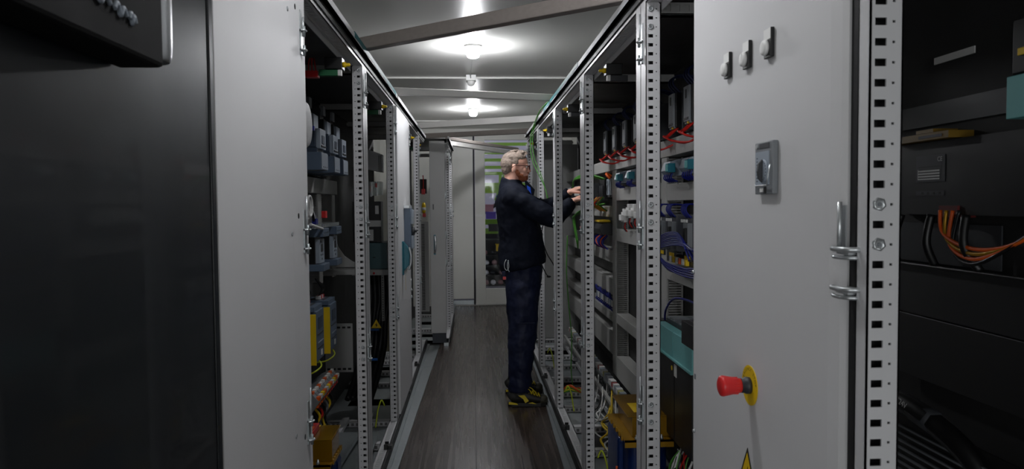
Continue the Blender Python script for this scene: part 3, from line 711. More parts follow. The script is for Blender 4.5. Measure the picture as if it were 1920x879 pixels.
# third column: modules near the hands
MG = 'slim grey modules under the top duct by the second right post'
def slim(y, label, first=None):
    if first: return dup(first, (.9, y, 1.5), label, MG)
    return dev('slim_module', label, 'module', (.9, y, 1.5), [('body', [(.93, .99, y-.05, y+.05, 1.49, 1.60, LSLATE)]), ('edge', [(.926, .93, y-.004, y+.004, 1.495, 1.595, GREYM)]), ('foot', [(.935, .99, y-.04, y+.04, 1.475, 1.49, CHAR)])], MG)
q = slim(4.82, 'pale slim module against the upright duct'); slim(4.95, 'pale slim module second from the upright duct', q)
dev('black_controller', 'black controller block left of the pale slim modules', 'module', (.9, 4.95, 1.47), [('body', [(.92, .99, 5.03, 5.22, 1.46, 1.61, BLACK)]), ('front', [(.91, .92, 5.05, 5.2, 1.48, 1.56, CHAR)])])
for k, (y, l) in enumerate(((5.38, 'grey stacked module right of the hands, above the green wires'), (5.6, 'grey module behind the upper hand'), (6.0, 'grey module left of the hands'), (6.5, 'grey module farthest left under the top duct'))):
    dev('stacked_module', l, 'module', (.9, y, 1.45), [('body', [(.87, .99, y-.13, y+.13, 1.45, 1.58, CHAR)]), ('terminal_row', [(.86, .87, y-.12, y+.12, 1.55, 1.575, WHITEP), (.86, .87, y-.12, y+.12, 1.50, 1.525, WHITEP)])], 'modules behind the hands of the worker')
WG = thing('green_wire_bundle', 'bright green and orange wires beside the hands of the worker', 'wires', (.85, 4.9, 1.4))
for k in range(12):
    b = MB(); y = 4.78+.05*k; m = (GREENW, ORANGE, GREENW, REDW)[k % 4] if k < 6 else GREENW
    if k < 6: b.tube([(.86, y-.05, 1.475), (.84, y-.03, 1.45), (.83+.01*(k % 3), y, 1.43), (.85, y+.03, 1.415), (.90, y+.04, 1.38)], .005, m, 6)
    else: b.tube([(.90, 4.78+.02*k, 1.43), (.83, 4.95+.02*k, 1.435-.004*k), (.77, 5.15+.03*k, 1.40-.006*k), (.78, 5.4+.02*k, 1.30), (.80, 5.5, 1.20-.01*k)], .0055, m, 6)
    b.build('wire', WG)
for k in range(3):
    b = MB(); b.tube([(.90, 4.9+.05*k, 1.60), (.82, 5.0, 1.632-.006*k), (.76, 5.15, 1.63-.008*k), (.74, 5.3, 1.60), (.75, 5.4, 1.55)], .006, GREENW, 6); b.build('wire', WG)
b = MB(); b.tube([(.93, 4.86, 1.60), (.91, 4.88, 1.625), (.92, 4.93, 1.635), (.95, 4.92, 1.615)], .010, ORANGE, 8); b.build('wire', WG)
dev('supply_unit', 'grey and yellow power supply below the green wires', 'power supply', (.9, 4.95, 1.2), [
    ('body', [('p', [(.86, 4.78, 1.22), (.84, 4.78, 1.26), (.86, 4.78, 1.295), (.98, 4.78, 1.31), (.98, 4.78, 1.22)], (0, .30, 0), CHAR)]), ('yellow_strip', [(.855, .93, 4.86, 5.06, 1.305, 1.318, YEL)])])
r = thing('blue_wire_bundle', 'blue wires with one orange wire below the grey and yellow supply', 'wires', (.9, 4.9, 1.13))
for k in range(13):
    b = MB(); y = 4.70+k*.032; b.tube([(.88, y, 1.22), (.86-.004*(k % 4), y+.02, 1.19), (.85, y+.008*(k % 3), 1.16), (.88, y-.02, 1.13)], .0045, BLUEW if k % 5 != 2 else ORANGE, 6); b.build('wire', r)
r = thing('terminal_row', 'row of terminals with many dark blue wires, low in the middle cabinet', 'terminals', (.9, 4.8, .72))
for k in range(11):
    b = MB(); y = 4.80+k*.058; b.box(.925, .99, y-.022, y+.022, .735, .775, (LABEL, LSLATE, GREYM)[k % 3]); b.build('terminal', r)
    b = MB(); b.tube([(.935, y, .775), (.92, y+.01, .80), (.925, y+.03, .83-.01*(k % 3)), (.98, y+.05, .83)], .005, BLUEW, 6); b.build('blue_wire', r)
    b = MB(); b.tube([(.935, y, .735), (.92, y+.01, .72), (.935, y, .705)], .005, BLUEW, 6); b.build('blue_wire', r)
dev('fuse_switch', 'black fuse switch with red wires in the cabinet nearest the worker', 'fuse', (.9, 5.7, 1.14), [
    ('body', [(.86, .98, 5.5, 5.72, 1.13, 1.21, BLACK), (.86, .98, 5.8, 6.0, 1.13, 1.21, CHAR)]), ('red_wire', [('t', [(.87, 5.6, 1.21), (.84, 5.62, 1.24), (.86, 5.7, 1.25), (.92, 5.8, 1.23)], .006, REDW), ('t', [(.87, 5.5, 1.13), (.85, 5.55, 1.10), (.9, 5.6, 1.09)], .006, REDW)])])
# diagonal-looking terminal strip near the floor
r = thing('terminal_strip', 'long terminal strip with white, red and yellow-green blocks near the floor, right row', 'terminals', (.87, 4.6, .3))
b = MB(); b.box(.86, .90, 3.5, 6.6, .26, .27, GALV); b.box(.82, .84, 3.5, 6.6, .20, .22, DUCT); b.box(.90, .92, 3.5, 6.6, .2, .26, DUCT); b.build('rail', r)
tb = None
for k in range(60):
    m = [LABEL, LSLATE, LSLATE, LABEL, GREYM, LABEL, mat('dull_red_terminal', (140, 40, 40), .5), GREYM, mat('dull_yellow_terminal', (170, 165, 90), .5), LABEL][(k*7 % 10)]
    b = MB(); y = 3.55+k*.05; b.box(.862, .898, y, y+.045, .271, .296+.005*(k % 2), m); b.build('terminal', r)
r = thing('floor_wiring', 'loose grey and yellow-green wires lying on the base rails of the right row', 'wires', (.75, 4.0, .12))
for k in range(16):
    b = MB(); y = 3.5+random.random()*1.1; x = .70+random.random()*.15
    b.tube([(x+.08, y+.3, .25), (x+.05, y+.15, .2), (x, y, .13), (x-.05, y-.1*random.random(), .10), (x-.02, y-.25, .10), (x+.05, y-.35, .16)], .004+.003*random.random(), random.choice((LABEL, LABEL, GREYM, BLACK, YEL, GREENW)), 6); b.build('wire', r)
for (x, y, s, l) in ((.59, 3.42, 1, 'short yellow-green earth wire at the foot of the second right post'), (.59, 4.66, 1, 'short yellow-green earth wire at the foot of the third right post'), (.6, 5.9, 1, 'short yellow-green earth wire at the foot of the fourth right post'), (-.56, 4.42, -1, 'short yellow earth wire at the foot of the second left post'), (-.56, 6.4, -1, 'short yellow earth wire near the foot of the third left post')):
    b = MB(); b.tube([(x, y, .20), (x+s*.015, y-.02, .24), (x+s*.035, y-.03, .19), (x+s*.045, y-.04, .12), (x+s*.05, y-.05, .08)], .0045, mat('yellow_green_wire', (190, 205, 50), .45), 7)
    tag(b.build('earth_wire'), l, 'wire', 'earth wires at the post feet')
r = thing('cable_coil', 'bundle of green wires on an orange core lying on the base between right posts', 'wires', (.70, 4.9, .08))
for k in range(5):
    b = MB(); b.tube([(.62, 5.0+.02*k, .10), (.66, 4.94, .13+.01*k), (.73, 4.93, .12), (.76, 5.0+.03*k, .10), (.70, 5.08, .11), (.63, 5.05, .10)], .005, (GREENW, YEL, GREENW, ORANGE, ORANGE)[k], 6); b.build('wire', r)

# transformers
def transformer(name, label, x0, x1, y0, y1, zt, loc, left=False):
    r = thing(name, label, 'transformer', loc)
    b = MB(); rad = .03; pts = []
    for cx, cy, a0 in ((x1-rad, y1-rad, 0), (x0+rad, y1-rad, 90), (x0+rad, y0+rad, 180), (x1-rad, y0+rad, 270)):
        for k in range(6): a = radians(a0+k*18); pts.append((cx+rad*cos(a), cy+rad*sin(a), .09))
    b.prism(pts, (0, 0, zt-.09-.01), BLUEC); b.build('coil', r)
    b = MB(); b.box(x0-.02, x1+.02, y0+.12, y1+.03, .10, zt-.03, BLUEC); b.build('side_coil', r, bevel=.02)
    b = MB(); b.box(x0-.02, x1+.02, y0-.02, y1+.02, zt-.008, zt, YELP); b.box(x0-.02, x1+.02, y0-.02, y0-.014, zt-.03, zt, YELP)
    for k in range(6):
        y = y0+.02+k*(y1-y0)/6; b.box(x0-.026, x0-.02, y, y+.02, zt-.012, zt+.006, YELP); b.box(x1+.02, x1+.026, y, y+.02, zt-.012, zt+.006, YELP)
    b.build('frame_plate', r)
    b = MB(); b.box(x0+.02, x1+.02, y0+.02, y1-.03, zt+.001, zt+.085, AMBER); b.box(x0, x1+.02, y0+.02, y1+.02, zt+.085, zt+.089, AMBER)
    b.build('terminal_cover', r, bevel=.002)
    b = MB(); b.box(x0+.04, x0+.10, y0+.08, y0+.22, zt+.0895, zt+.0905, YEL); b.build('rating_label', r)
    b = MB(); b.box(x0-.01, x1+.01, y0+.02, y1-.02, .0795, .09, GALV); b.build('foot_bracket', r)
    for k in range(4):
        b = MB(); b.lathe((x0+.03+k*.035, y0-.012, zt+.001), (0, 0, 1), [(0, .008), (.01, .008), (.012, .004), (.02, .004)], BRIGHT, 6); b.build('bolt', r)
    b = MB(); b.tube([(x0-.03, y0+.1, .30), (x0-.04, y0+.1, .2), (x0-.03, y0+.08, .12)], .005, ORANGE, 6); b.build('lead', r)
    return r
transformer('power_transformer', 'blue transformer with yellow frame on the floor between right posts', .635, .80, 2.93, 3.28, .45, (.69, 3.1, .08))
r = transformer('power_transformer', 'blue transformer with yellow frame and red terminals at bottom left', -.765, -.60, 2.88, 3.08, .40, (-.66, 3.0, .08), True)
b = MB(); b.box(-.75, -.66, 2.93, 3.05, .49, .515, RED)
for k in range(5): b.box(-.745+k*.018, -.735+k*.018, 2.94, 2.98, .515, .522, ORANGE)
b.build('terminal_block', r, bevel=.002)

# ================================================================== LEFT DEVICES
def bigc(y, label, first=None):
    if first: return dup(first, (-.8, y, 1.6), label)
    w = .075
    r = thing('circuit_breaker', label, 'circuit breaker', (-.8, y, 1.6), 'large slate breakers at top left')
    b = MB(); b.box(-.899, -.72, y-w, y+w, 1.603, 1.688, SLATE); b.box(-.72, -.717, y-w+.003, y+w-.003, 1.607, 1.684, LSLATE); b.box(-.899, -.74, y-w+.005, y+w-.005, 1.688, 1.71, SLATED); b.build('base_block', r, bevel=.003)
    b = MB(); b.box(-.90, -.745, y-w, y+w, 1.71, 1.80, SLATED); b.build('body', r, bevel=.003)
    b = MB(); b.box(-.745, -.725, y-w+.01, y+w-.01, 1.705, 1.80, LSLATE); b.box(-.725, -.722, y-.03, y+.03, 1.73, 1.77, SLATED); b.box(-.725, -.72, y-.05, y+.05, 1.715, 1.722, CHAR); b.build('front_plate', r, bevel=.002)
    b = MB(); b.box(-.83, -.775, y-w-.001, y-w-.0001, 1.72, 1.79, LABEL); b.build('side_label', r)
    b = MB(); b.box(-.90, -.77, y-w, y+.05, 1.80, 1.88, BLACK); b.box(-.77, -.755, y-w+.015, y+.04, 1.805, 1.87, LSLATE); b.box(-.9, -.79, y-w+.01, y+.02, 1.88, 1.92, CHAR); b.box(-.79, -.775, y-w+.02, y, 1.90, 1.95, GREYM); b.build('upper_block', r, bevel=.002)
    b = MB()
    for k in range(3): b.lathe((-.717, y-.04+k*.04, 1.618), (1, 0, 0), [(0, .004), (.001, .004)], CHAR, 10)
    b.build('screws', r)
    return r
q = bigc(3.55, 'large slate circuit breaker at top left, nearest the white panel'); bigc(3.87, 'large slate circuit breaker at top left, middle of three', q); bigc(4.12, 'large slate circuit breaker at top left, touching the first punched post', q)
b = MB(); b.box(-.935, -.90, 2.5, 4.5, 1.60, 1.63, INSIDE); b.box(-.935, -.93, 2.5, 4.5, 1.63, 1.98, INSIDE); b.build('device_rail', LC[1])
dev('fan_cover', 'white rounded fan cover peeking out beside the white panel at upper left', 'fan', (-.76, 3.12, 1.77), [
    ('cover', [('l', (-.735, 3.14, 1.78), (1, 0, 0), [(0, .10), (.02, .10), (.03, .09), (.035, .05), (.036, 0)], PAINT, 40)]), ('blue_clip', [(-.73, -.70, 3.241, 3.262, 1.765, 1.785, BLUEW)])])
def softst(y, label, first=None):
    if first: return dup(first, (-.8, y, 1.13), label)
    w = .06; r = thing('motor_starter', label, 'motor starter', (-.8, y, 1.13), 'black and slate motor starters')
    b = MB(); b.box(-.90, -.74, y-w, y+w, 1.15, 1.30, BLACK); b.build('body', r, bevel=.003)
    b = MB(); b.box(-.90, -.70, y-w-.01, y+w+.01, 1.285, 1.325, SLATE); b.build('top_cap', r, bevel=.003)
    b = MB(); b.box(-.90, -.70, y-w-.01, y+w+.01, 1.125, 1.158, SLATE); b.build('bottom_cap', r, bevel=.003)
    b = MB(); b.box(-.74, -.722, y-w+.004, y+w-.004, 1.162, 1.275, LSLATE); b.box(-.722, -.720, y-.018, y+.022, 1.215, 1.25, BLACK)
    for a, c in ((-.02, 1.20), (.015, 1.20), (0, 1.18), (-.02, 1.262)): b.lathe((-.722, y+a, c), (1, 0, 0), [(0, .005), (.002, .004)], CHAR, 10)
    b.build('keypad', r, bevel=0)
    b = MB(); b.box(-.86, -.80, y-w-.012, y-w-.0105, 1.29, 1.315, LABEL); b.box(-.86, -.79, y-w-.012, y-w-.0105, 1.13, 1.152, LABEL); b.build('side_label', r)
    for k in range(4):
        b = MB(); b.lathe((-.70, y-.045+k*.03, 1.305), (1, 0, 0), [(0, .004), (.001, .004)], CHAR, 8); b.build('screw', r)
    return r
q = softst(3.46, 'black and slate motor starter nearer to the white panel'); softst(3.79, 'black and slate motor starter nearer to the first left post', q)
r = thing('cable_loop', 'white cable loop with black and white cables above the motor starters', 'cables', (-.75, 3.35, 1.45))
b = MB()
b.tube([(-.74, 3.26+.05*cos(a), 1.42+.045*sin(a)) for a in [k*pi/6 for k in range(13)]], .006, WHITEP, 8); b.build('loop', r)
b = MB(); b.tube([(-.735, 3.28+.05*cos(a), 1.43+.045*sin(a)) for a in [k*pi/6 for k in range(13)]], .006, WHITEP, 8); b.build('loop', r)
for k in range(4):
    b = MB(); b.tube([(-.80, 3.18, 1.50-.01*k), (-.78, 3.32, 1.475-.012*k), (-.77, 3.46+.02*k, 1.42-.01*k), (-.765, 3.52+.02*k, 1.33)], .007, (BLACK, WHITEP, BLACK, LSLATE)[k], 8); b.build('cable', r)
b = MB(); b.box(-.80, -.72, 3.3, 3.9, 1.327, 1.345, CLEAR); b.build('clear_cover', r)
b = MB(); b.box(-.775, -.755, 3.5, 3.54, 1.33, 1.37, BLUEW); b.build('plug', r)
for q in ((3.72, 1.37), (3.22, 1.36)):
    b = MB(); b.box(-.775, -.755, q[0], q[0]+.045, q[1], q[1]+.035, RED); b.build('plug', r)
b = MB(); b.tube([(-.72, 3.22, 1.35), (-.70, 3.28, 1.335), (-.70, 3.38, 1.325)], .006, WHITEP, 8); b.build('cable', r)
def psu(y, z, label):
    w = .085
    r = thing('power_unit', label, 'power supply', (-.8, y, z), 'yellow and slate power units on the left')
    H = .235
    b = MB(); b.box(-.90, -.735, y-w+.008, y+w, z, z+H, SLATED); b.build('body', r, bevel=.003)
    b = MB(); b.box(-.90, -.723, y-w-.001, y-w+.004, z-.01, z+H-.01, YEL); b.build('yellow_side', r, bevel=.002)
    b = MB(); b.box(-.90, -.730, y-w, y+w, z+H+.0005, z+H+.022, SLATE)
    for k in range(5): b.box(-.89+k*.03, -.875+k*.03, y-w+.03, y+w-.02, z+H+.022, z+H+.024, CHAR)
    b.build('top_cap', r, bevel=.002)
    b = MB(); b.box(-.735, -.722, y-w+.005, y+w-.003, z+.005, z+H, SLATE); b.build('front_panel', r, bevel=.002)
    b = MB(); b.box(-.722, -.7195, y-.04, y+.045, z+.15, z+.205, SLATED); b.build('display', r)
    b = MB(); b.box(-.722, -.7195, y-.06, y+.06, z+.125, z+.13, CHAR); b.box(-.722, -.7195, y-.05, y+.06, z+.085, z+.09, LSLATE); b.box(-.722, -.7195, y-.06, y+.06, z+.06, z+.064, CHAR); b.box(-.722, -.7195, y+.01, y+.035, z+.02, z+.045, LABEL); b.build('markings', r)
    b = MB(); b.tube([(-.74, y+.02, z), (-.72, y, z-.03), (-.75, y-.06, z-.05), (-.80, y-.12, z-.045)], .004, mat('yellow_green_wire', (190, 205, 50), .45), 7); b.build('earth_lead', r)
    for k in range(4):
        b = MB(); b.box(-.80, -.775, y-.05+k*.025, y-.035+k*.025, z+H+.025, z+H+.042, (LABEL, RED, LABEL, RED)[k])
        b.tube([(-.787, y-.042+k*.025, z+H+.042), (-.775, y-.03+k*.025, z+H+.08), (-.80, y-.05, z+H+.13)], .003, BLACK, 6); b.build('plug', r)
    return r
psu(3.39, .712, 'yellow and slate power unit nearer to the white panel'); psu(3.71, .70, 'yellow and slate power unit nearer to the first left post')
r = thing('terminal_strip', 'tilted grey terminal strip with orange and white markers above the bottom left transformer', 'terminals', (-.72, 3.5, .5))
for k in range(11):
    y = 3.24+k*.045
    b = MB(); b.prism([(-.80, y, .46), (-.735, y, .50), (-.70, y, .55), (-.735, y, .59), (-.79, y, .57), (-.85, y, .52)], (0, .036, 0), GREYM); b.build('terminal', r, bevel=.002)
    b = MB(); b.box(-.742, -.728, y+.004, y+.032, .578, .594, LABEL if k % 3 else ORANGE); b.box(-.715, -.70, y+.004, y+.032, .556, .572, (ORANGE, LABEL, YEL)[k % 3]); b.box(-.728, -.708, y+.006, y+.03, .522, .534, RED if k > 5 else ORANGE); b.build('marker', r)
for k in range(7):
    b = MB(); y = 3.3+k*.06; b.tube([(-.75, y, .49), (-.73, y+.02, .44), (-.76, y-.02, .38), (-.72, y-.05, .30)], .006, (BLACK, YEL, REDW, BLACK, GREYM, YEL, BLACK)[k], 6); b.build('wire', r)
b = MB(); b.box(-.86, -.80, 3.2, 3.78, .44, .45, GALV); b.build('rail', r)
dev('galvanised_tray', 'long galvanised channel lying on the floor of the open left cabinet', 'cable tray', (-.66, 3.8, .09), [
    ('channel', [('p', [(-.72, 3.30, .112), (-.70, 3.30, .112), (-.62, 4.35, .16), (-.64, 4.35, .16)], (0, 0, .02), GALV)]), ('sheet', [(-.9, -.56, 3.15, 3.33, .107, .110, GALV), (-.9, -.56, 3.45, 4.2, .107, .110, GALV)])], bevel=0)
b = MB(); b.box(-.93, -.76, 4.50, 4.503, .395, .70, GREYP)
for z in (.675, .415):
    for k in range(5): b.box(-.92+k*.032, -.90+k*.032, 4.498, 4.5, z-.006, z+.006, INK)
tag(b.build('slotted_plate'), 'grey plate with slot rows behind the yellow power units', 'metal plate')
dev('curved_bracket', 'grey plate with a round cut-out and shelf right of the motor starters', 'bracket', (-.8, 4.5, 1.03), [
    ('plate', [('p', [(-.90, 4.5, 1.33), (-.872, 4.5, 1.33), (-.862, 4.5, 1.25), (-.84, 4.5, 1.18), (-.80, 4.5, 1.12), (-.75, 4.5, 1.085), (-.71, 4.5, 1.075), (-.71, 4.5, 1.05), (-.90, 4.5, 1.05)], (0, .004, 0), GREYP)]),
    ('shelf', [(-.93, -.66, 4.40, 4.52, 1.012, 1.045, GREYP)])])
# behind the first left post
dev('plastic_trunking', 'pale grey trunking block high up between the first two left posts', 'trunking', (-.74, 5.4, 1.68), [
    ('cover', [('p', [(-.84, 5.1, 1.70), (-.64, 5.1, 1.665), (-.64, 5.1, 1.79), (-.84, 5.1, 1.86)], (0, .12, 0), PAINT)]), ('end_cap', [(-.66, -.64, 5.08, 5.098, 1.67, 1.78, DUCT)])], bevel=.003)
r = dev('clear_fuse_holder', 'transparent fuse holders with orange inserts between the first two left posts', 'fuse holder', (-.72, 5.2, 1.48), [
    ('housing', [(-.80+k*.04, -.77+k*.04, 5.15, 5.25, 1.49+.005*k, 1.60, CLEAR) for k in range(4)]), ('insert', [(-.76, -.745, 5.17, 5.2, 1.53, 1.57, ORANGE), (-.70, -.685, 5.17, 5.2, 1.56, 1.59, REDW)])])
dev('control_module', 'black control module with white labels, mid height between the first two left posts', 'module', (-.75, 5.2, 1.2), [
    ('body', [(-.86, -.66, 5.18, 5.3, 1.17, 1.46, BLACK)]), ('label_plate', [(-.80, -.66, 5.176, 5.18, 1.28, 1.325, LABEL), (-.77, -.715, 5.176, 5.18, 1.18, 1.26, LABEL), (-.70, -.675, 5.172, 5.18, 1.37, 1.43, WHITEP)])])
dev('teal_box', 'dull teal box on a grey shelf between the first two left posts', 'box', (-.73, 5.2, .99), [
    ('body', [(-.83, -.62, 5.15, 5.45, .982, 1.165, mat('dull_teal_enamel', (70, 106, 112), .45))]), ('slit', [(-.72, -.70, 5.148, 5.15, 1.06, 1.066, INK)])])
dev('grey_shelf', 'grey shelf with a small red lamp under the teal box', 'shelf', (-.73, 5.2, .93), [
    ('board', [(-.86, -.60, 5.1, 5.5, .94, .98, GREYP)]), ('red_lamp', [('l', (-.705, 5.1, .955), (0, -1, 0), [(0, .008), (.006, .008), (.009, .004)], RED, 12)])])
r = thing('black_hose_bundle', 'thick black hoses with blue straps hanging behind the small warning sign', 'hoses', (-.72, 5.3, .5))
for k in range(6):
    b = MB(); x = -.80+.032*k; b.tube([(x, 5.32, .93), (x+.01, 5.3, .75), (x-.012*(k % 2), 5.28, .6), (x-.02, 5.25, .4), (x-.05, 5.1, .22), (x-.08, 4.95, .10)], .019, mat('black_hose', (26, 27, 29), .5), 10); b.build('hose', r)
for z, yy in ((.53, 5.20), (.335, 5.10)):
    b = MB(); b.box(-.775, -.69, yy, yy+.012, z, z+.016, mat('blue_strap', (30, 110, 200), .5)); b.build('strap', r)
dev('cream_canister', 'cream plastic canister behind the hoses, low between the first two left posts', 'canister', (-.68, 5.42, .3), [
    ('body', [(-.70, -.60, 5.38, 5.48, .34, .60, mat('cream_plastic', (170, 160, 130), .5))]), ('cap', [('l', (-.65, 5.43, .60), (0, 0, 1), [(0, .02), (.02, .02)], CHAR, 16)])], bevel=.01)
r = thing('upright_slotted_rail', 'thin upright slotted rail below the grey shelf, second left opening', 'rail', (-.66, 5.25, .6))
b = MB(); b.box(-.668, -.648, 5.20, 5.21, .60, .93, GREYP)
for k in range(18): b.box(-.661, -.655, 5.198, 5.2, .61+k*.0175, .618+k*.0175, INK)
b.build('rail', r)
# door switches under the top rails
def dsw(x, y, s, label, red=False):
    r = thing('door_switch', label, 'door switch', (x, y, 2.0), 'door switches with yellow buttons under the top rails')
    b = MB(); b.box(x+s*.03, x+s*.10, y-.03, y+.03, 2.03-.05, 2.028, BLACK); b.build('body', r, bevel=.003)
    b = MB(); b.lathe((x+s*.03, y-.01, 2.0), (-s, 0, 0), [(0, .011), (.012, .011), (.014, .007), (.026, .007), (.03, .003)], YEL, 14); b.build('plunger', r)
    b = MB(); b.box(x+s*.05, x+s*.125, y-.02, y+.01, 1.955, 1.98, mat('green_terminal', (16, 92, 54), .5) if red or s < 0 else CHAR); b.box(x+s*.035, x+s*.05, y-.02, y+.0, 1.955, 1.985, LABEL); b.build('terminal_block', r, bevel=.002)
    if red:
        b = MB(); b.box(x+s*.13, x+s*.18, y-.02, y+.02, 1.95, 1.975, RED); b.build('red_plug', r)
        for k in range(3):
            b = MB(); b.tube([(x+s*(.14+.015*k), y, 1.975), (x+s*(.145+.012*k), y, 2.01), (x+s*(.15+.008*k), y+.01, 2.03)], .003, REDW, 6); b.build('red_wire', r)
    return r
for x, y, s, l, rd in ((XR, 3.10, 1, 'door switch with yellow button, right row, nearest', 0), (XR, 4.35, 1, 'door switch with yellow button, right row, second', 0), (XR, 5.58, 1, 'door switch with yellow button, right row, beside the hanging green cable', 0), (XR, 6.8, 1, 'door switch with yellow button, right row, farthest', 0), (XL, 2.98, -1, 'door switch with yellow button and red and green plugs, nearest left', 1), (XL, 4.22, -1, 'door switch with yellow button, left row, second', 1), (XL, 6.15, -1, 'door switch with yellow-green button, left row beyond the white door', 0), (XL, 6.9, -1, 'door switch with yellow button, left row by the dark gap', 0)):
    dsw(x, y, s, l, rd)
# film on the roof edges
for nm, x, y0, y1, l in (('protective_film', XR-.0235, 3.55, 5.3, 'teal protective film on the right roof edge'), ('protective_film', XL+.0235, 2.95, 4.5, 'teal protective film on the left roof edge')):
    b = MB(); s = 1 if x > 0 else -1; n = 14; dy = (y1-y0)/n
    for k in range(n):
        b.prism([(x, y0+k*dy, 2.106+.004*sin(k*1.7)), (x, y0+(k+1)*dy, 2.106+.004*sin((k+1)*1.7)), (x, y0+(k+1)*dy, 2.1285), (x, y0+k*dy, 2.1285)], (s*.001, 0, 0), TEALF)
    b.box(x, x+s*.02, y0, y1, 2.1285, 2.1295, TEALF)
    tag(b.build(nm), l, 'film', 'films on the roof edges')
# hanging cables
b = MB(); b.tube([(.555, 4.6, 2.136), (.52, 5.1, 2.14), (.495, 5.5, 2.11), (.455, 5.66, 1.96), (.46, 5.66, 1.80), (.50, 5.6, 1.68), (.555, 5.55, 1.55), (.575, 5.52, 1.42)], .0035, GREENW, 8)
b.tube([(.56, 4.62, 2.136), (.53, 5.12, 2.145), (.505, 5.5, 2.12), (.47, 5.66, 1.96), (.48, 5.66, 1.80), (.52, 5.6, 1.68), (.57, 5.55, 1.5), (.59, 5.52, 1.36)], .003, GREENW, 8)
tag(b.build('green_cable'), 'green cable hanging from the right roof edge behind the worker', 'cable')
b = MB(); b.tube([(.68, 5.2, 1.20), (.665, 5.15, .95), (.68, 5.15, .7), (.70, 5.15, .45), (.69, 5.12, .25), (.70, 5.1, .12)], .004, GREENW, 8)
tag(b.build('green_cable'), 'green cable hanging straight down below the hands of the worker', 'cable')
b = MB(); b.tube([(.53, 5.5, 1.27), (.52, 5.5, 1.18), (.56, 5.5, 1.05), (.62, 5.55, .95), (.66, 5.6, .80)], .004, BLACK, 7)
b.tube([(.50, 5.5, 1.15), (.51, 5.5, 1.0), (.55, 5.52, .90), (.57, 5.53, .875)], .004, BLACK, 7); b.ell((.575, 5.53, .87), (.018, .01, .008), BLACK)
tag(b.build('black_lead'), 'thin black lead with plug hanging behind the worker', 'cable')
b = MB(); b.tube([(-.53, 5.62, 1.3), (-.525, 5.65, 1.0), (-.53, 5.64, .7), (-.54, 5.62, .4), (-.55, 5.6, .15)], .004, GREENW, 8)
tag(b.build('green_cable'), 'green cable hanging beside the white door with the petrol handle', 'cable')

# ================================================================== DARK BAY AT THE RIGHT EDGE
YELD = mat('dull_yellow_steel', (120, 92, 16), .5)
DK = mat('near_black_steel', (30, 30, 31), .45)
dev('battery_box', 'near-black boxed apparatus with white rating label, far right', 'electrical box', (1.05, 1.45, 1.4), [
    ('body', [(1.005, 1.04, 1.15, 1.68, 1.40, 1.56, BLACK)]),
    ('rating_label', [(1.0035, 1.0048, 1.488, 1.587, 1.472, 1.53, CHAR), (1.003, 1.0035, 1.505, 1.58, 1.477, 1.50, LABEL)] + [(1.0028, 1.003, 1.50, 1.578, 1.48+k*.006, 1.4825+k*.006, INK) for k in range(5)]),
    ('ce_mark', [('x', 'CE', (1.003, 1.503, 1.520), (0, -1, 0), (0, 0, 1), .014, LABEL)]),
    ('strip_label', [(1.0035, 1.0048, 1.49, 1.586, 1.442, 1.452, CHAR)] + [(1.003, 1.0035, 1.50+k*.02, 1.506+k*.02, 1.4445, 1.4495, INK) for k in range(4)]),
    ('yellow_cap', [(.985, 1.04, 1.45, 1.66, 1.562, 1.577, YELD), (.985, 1.04, 1.50, 1.56, 1.5775, 1.585, YELD), (.984, .9845, 1.47, 1.55, 1.566, 1.572, BLACK)]), ('red_base', [(1.0, 1.04, 1.44, 1.5, 1.395, 1.42, mat('dark_red_plastic', (90, 16, 14), .5))])], bevel=0)
dev('teal_drive', 'teal-fronted drive cut off by the right picture edge', 'drive unit', (.98, 1.2, 1.57), [
    ('cover', [(.955, 1.03, 1.14, 1.25, 1.575, 1.65, TEAL)]), ('upper_body', [(.965, 1.03, 1.14, 1.25, 1.655, 1.75, BLACK)]), ('yellow_label', [(.962, .9645, 1.205, 1.235, 1.685, 1.698, YEL)]), ('teal_tab', [(.955, .965, 1.16, 1.20, 1.73, 1.745, TEAL)])])
r = thing('orange_cable_set', 'orange cables sagging under the dark boxed apparatus, far right', 'cables', (.98, 1.4, 1.38))
for k in range(4):
    b = MB(); b.tube([(.99, 1.48-.02*k, 1.41), (.985, 1.46-.01*k, 1.36-.01*k), (.98, 1.36, 1.335-.01*k), (.985, 1.26, 1.35), (.99, 1.18, 1.40)], .004, (ORANGE, YELP, ORANGE, BLACK)[k], 7); b.build('cable', r)
for k in range(3):
    b = MB(); b.tube([(.99, 1.62-.11*k, 1.40), (.98, 1.63-.12*k, 1.34), (1.0, 1.65-.14*k, 1.29)], .009, BLACK, 8); b.build('hose', r)
b = MB(); b.box(1.035, 1.038, 1.36, 1.72, 1.29, 1.38, CHAR); tag(b.build('backing_plate'), 'dull metal plate behind the sagging orange cables, far right', 'metal plate')
b = MB(); b.box(1.037, 1.04, 1.3, 1.7, 1.60, 1.65, CHAR); tag(b.build('backing_plate'), 'dull metal plate above the dark boxed apparatus, far right', 'metal plate')
b = MB(); b.box(1.037, 1.04, 1.45, 1.58, 1.735, 1.75, LABEL); tag(b.build('paper_label'), 'narrow pale label strip high in the dark bay, far right', 'label')
dev('black_panel_stack', 'two near-black panels with a thin bright joint, far right below the cables', 'panel', (1.0, 1.4, 1.05), [
    ('upper_panel', [(1.0, 1.01, 1.10, 1.72, 1.174, 1.285, DK)]), ('lower_panel', [(1.0, 1.01, 1.10, 1.72, 1.03, 1.1715, DK)]), ('ledge', [(.985, .999, 1.1, 1.72, 1.285, 1.29, BLACK)])])
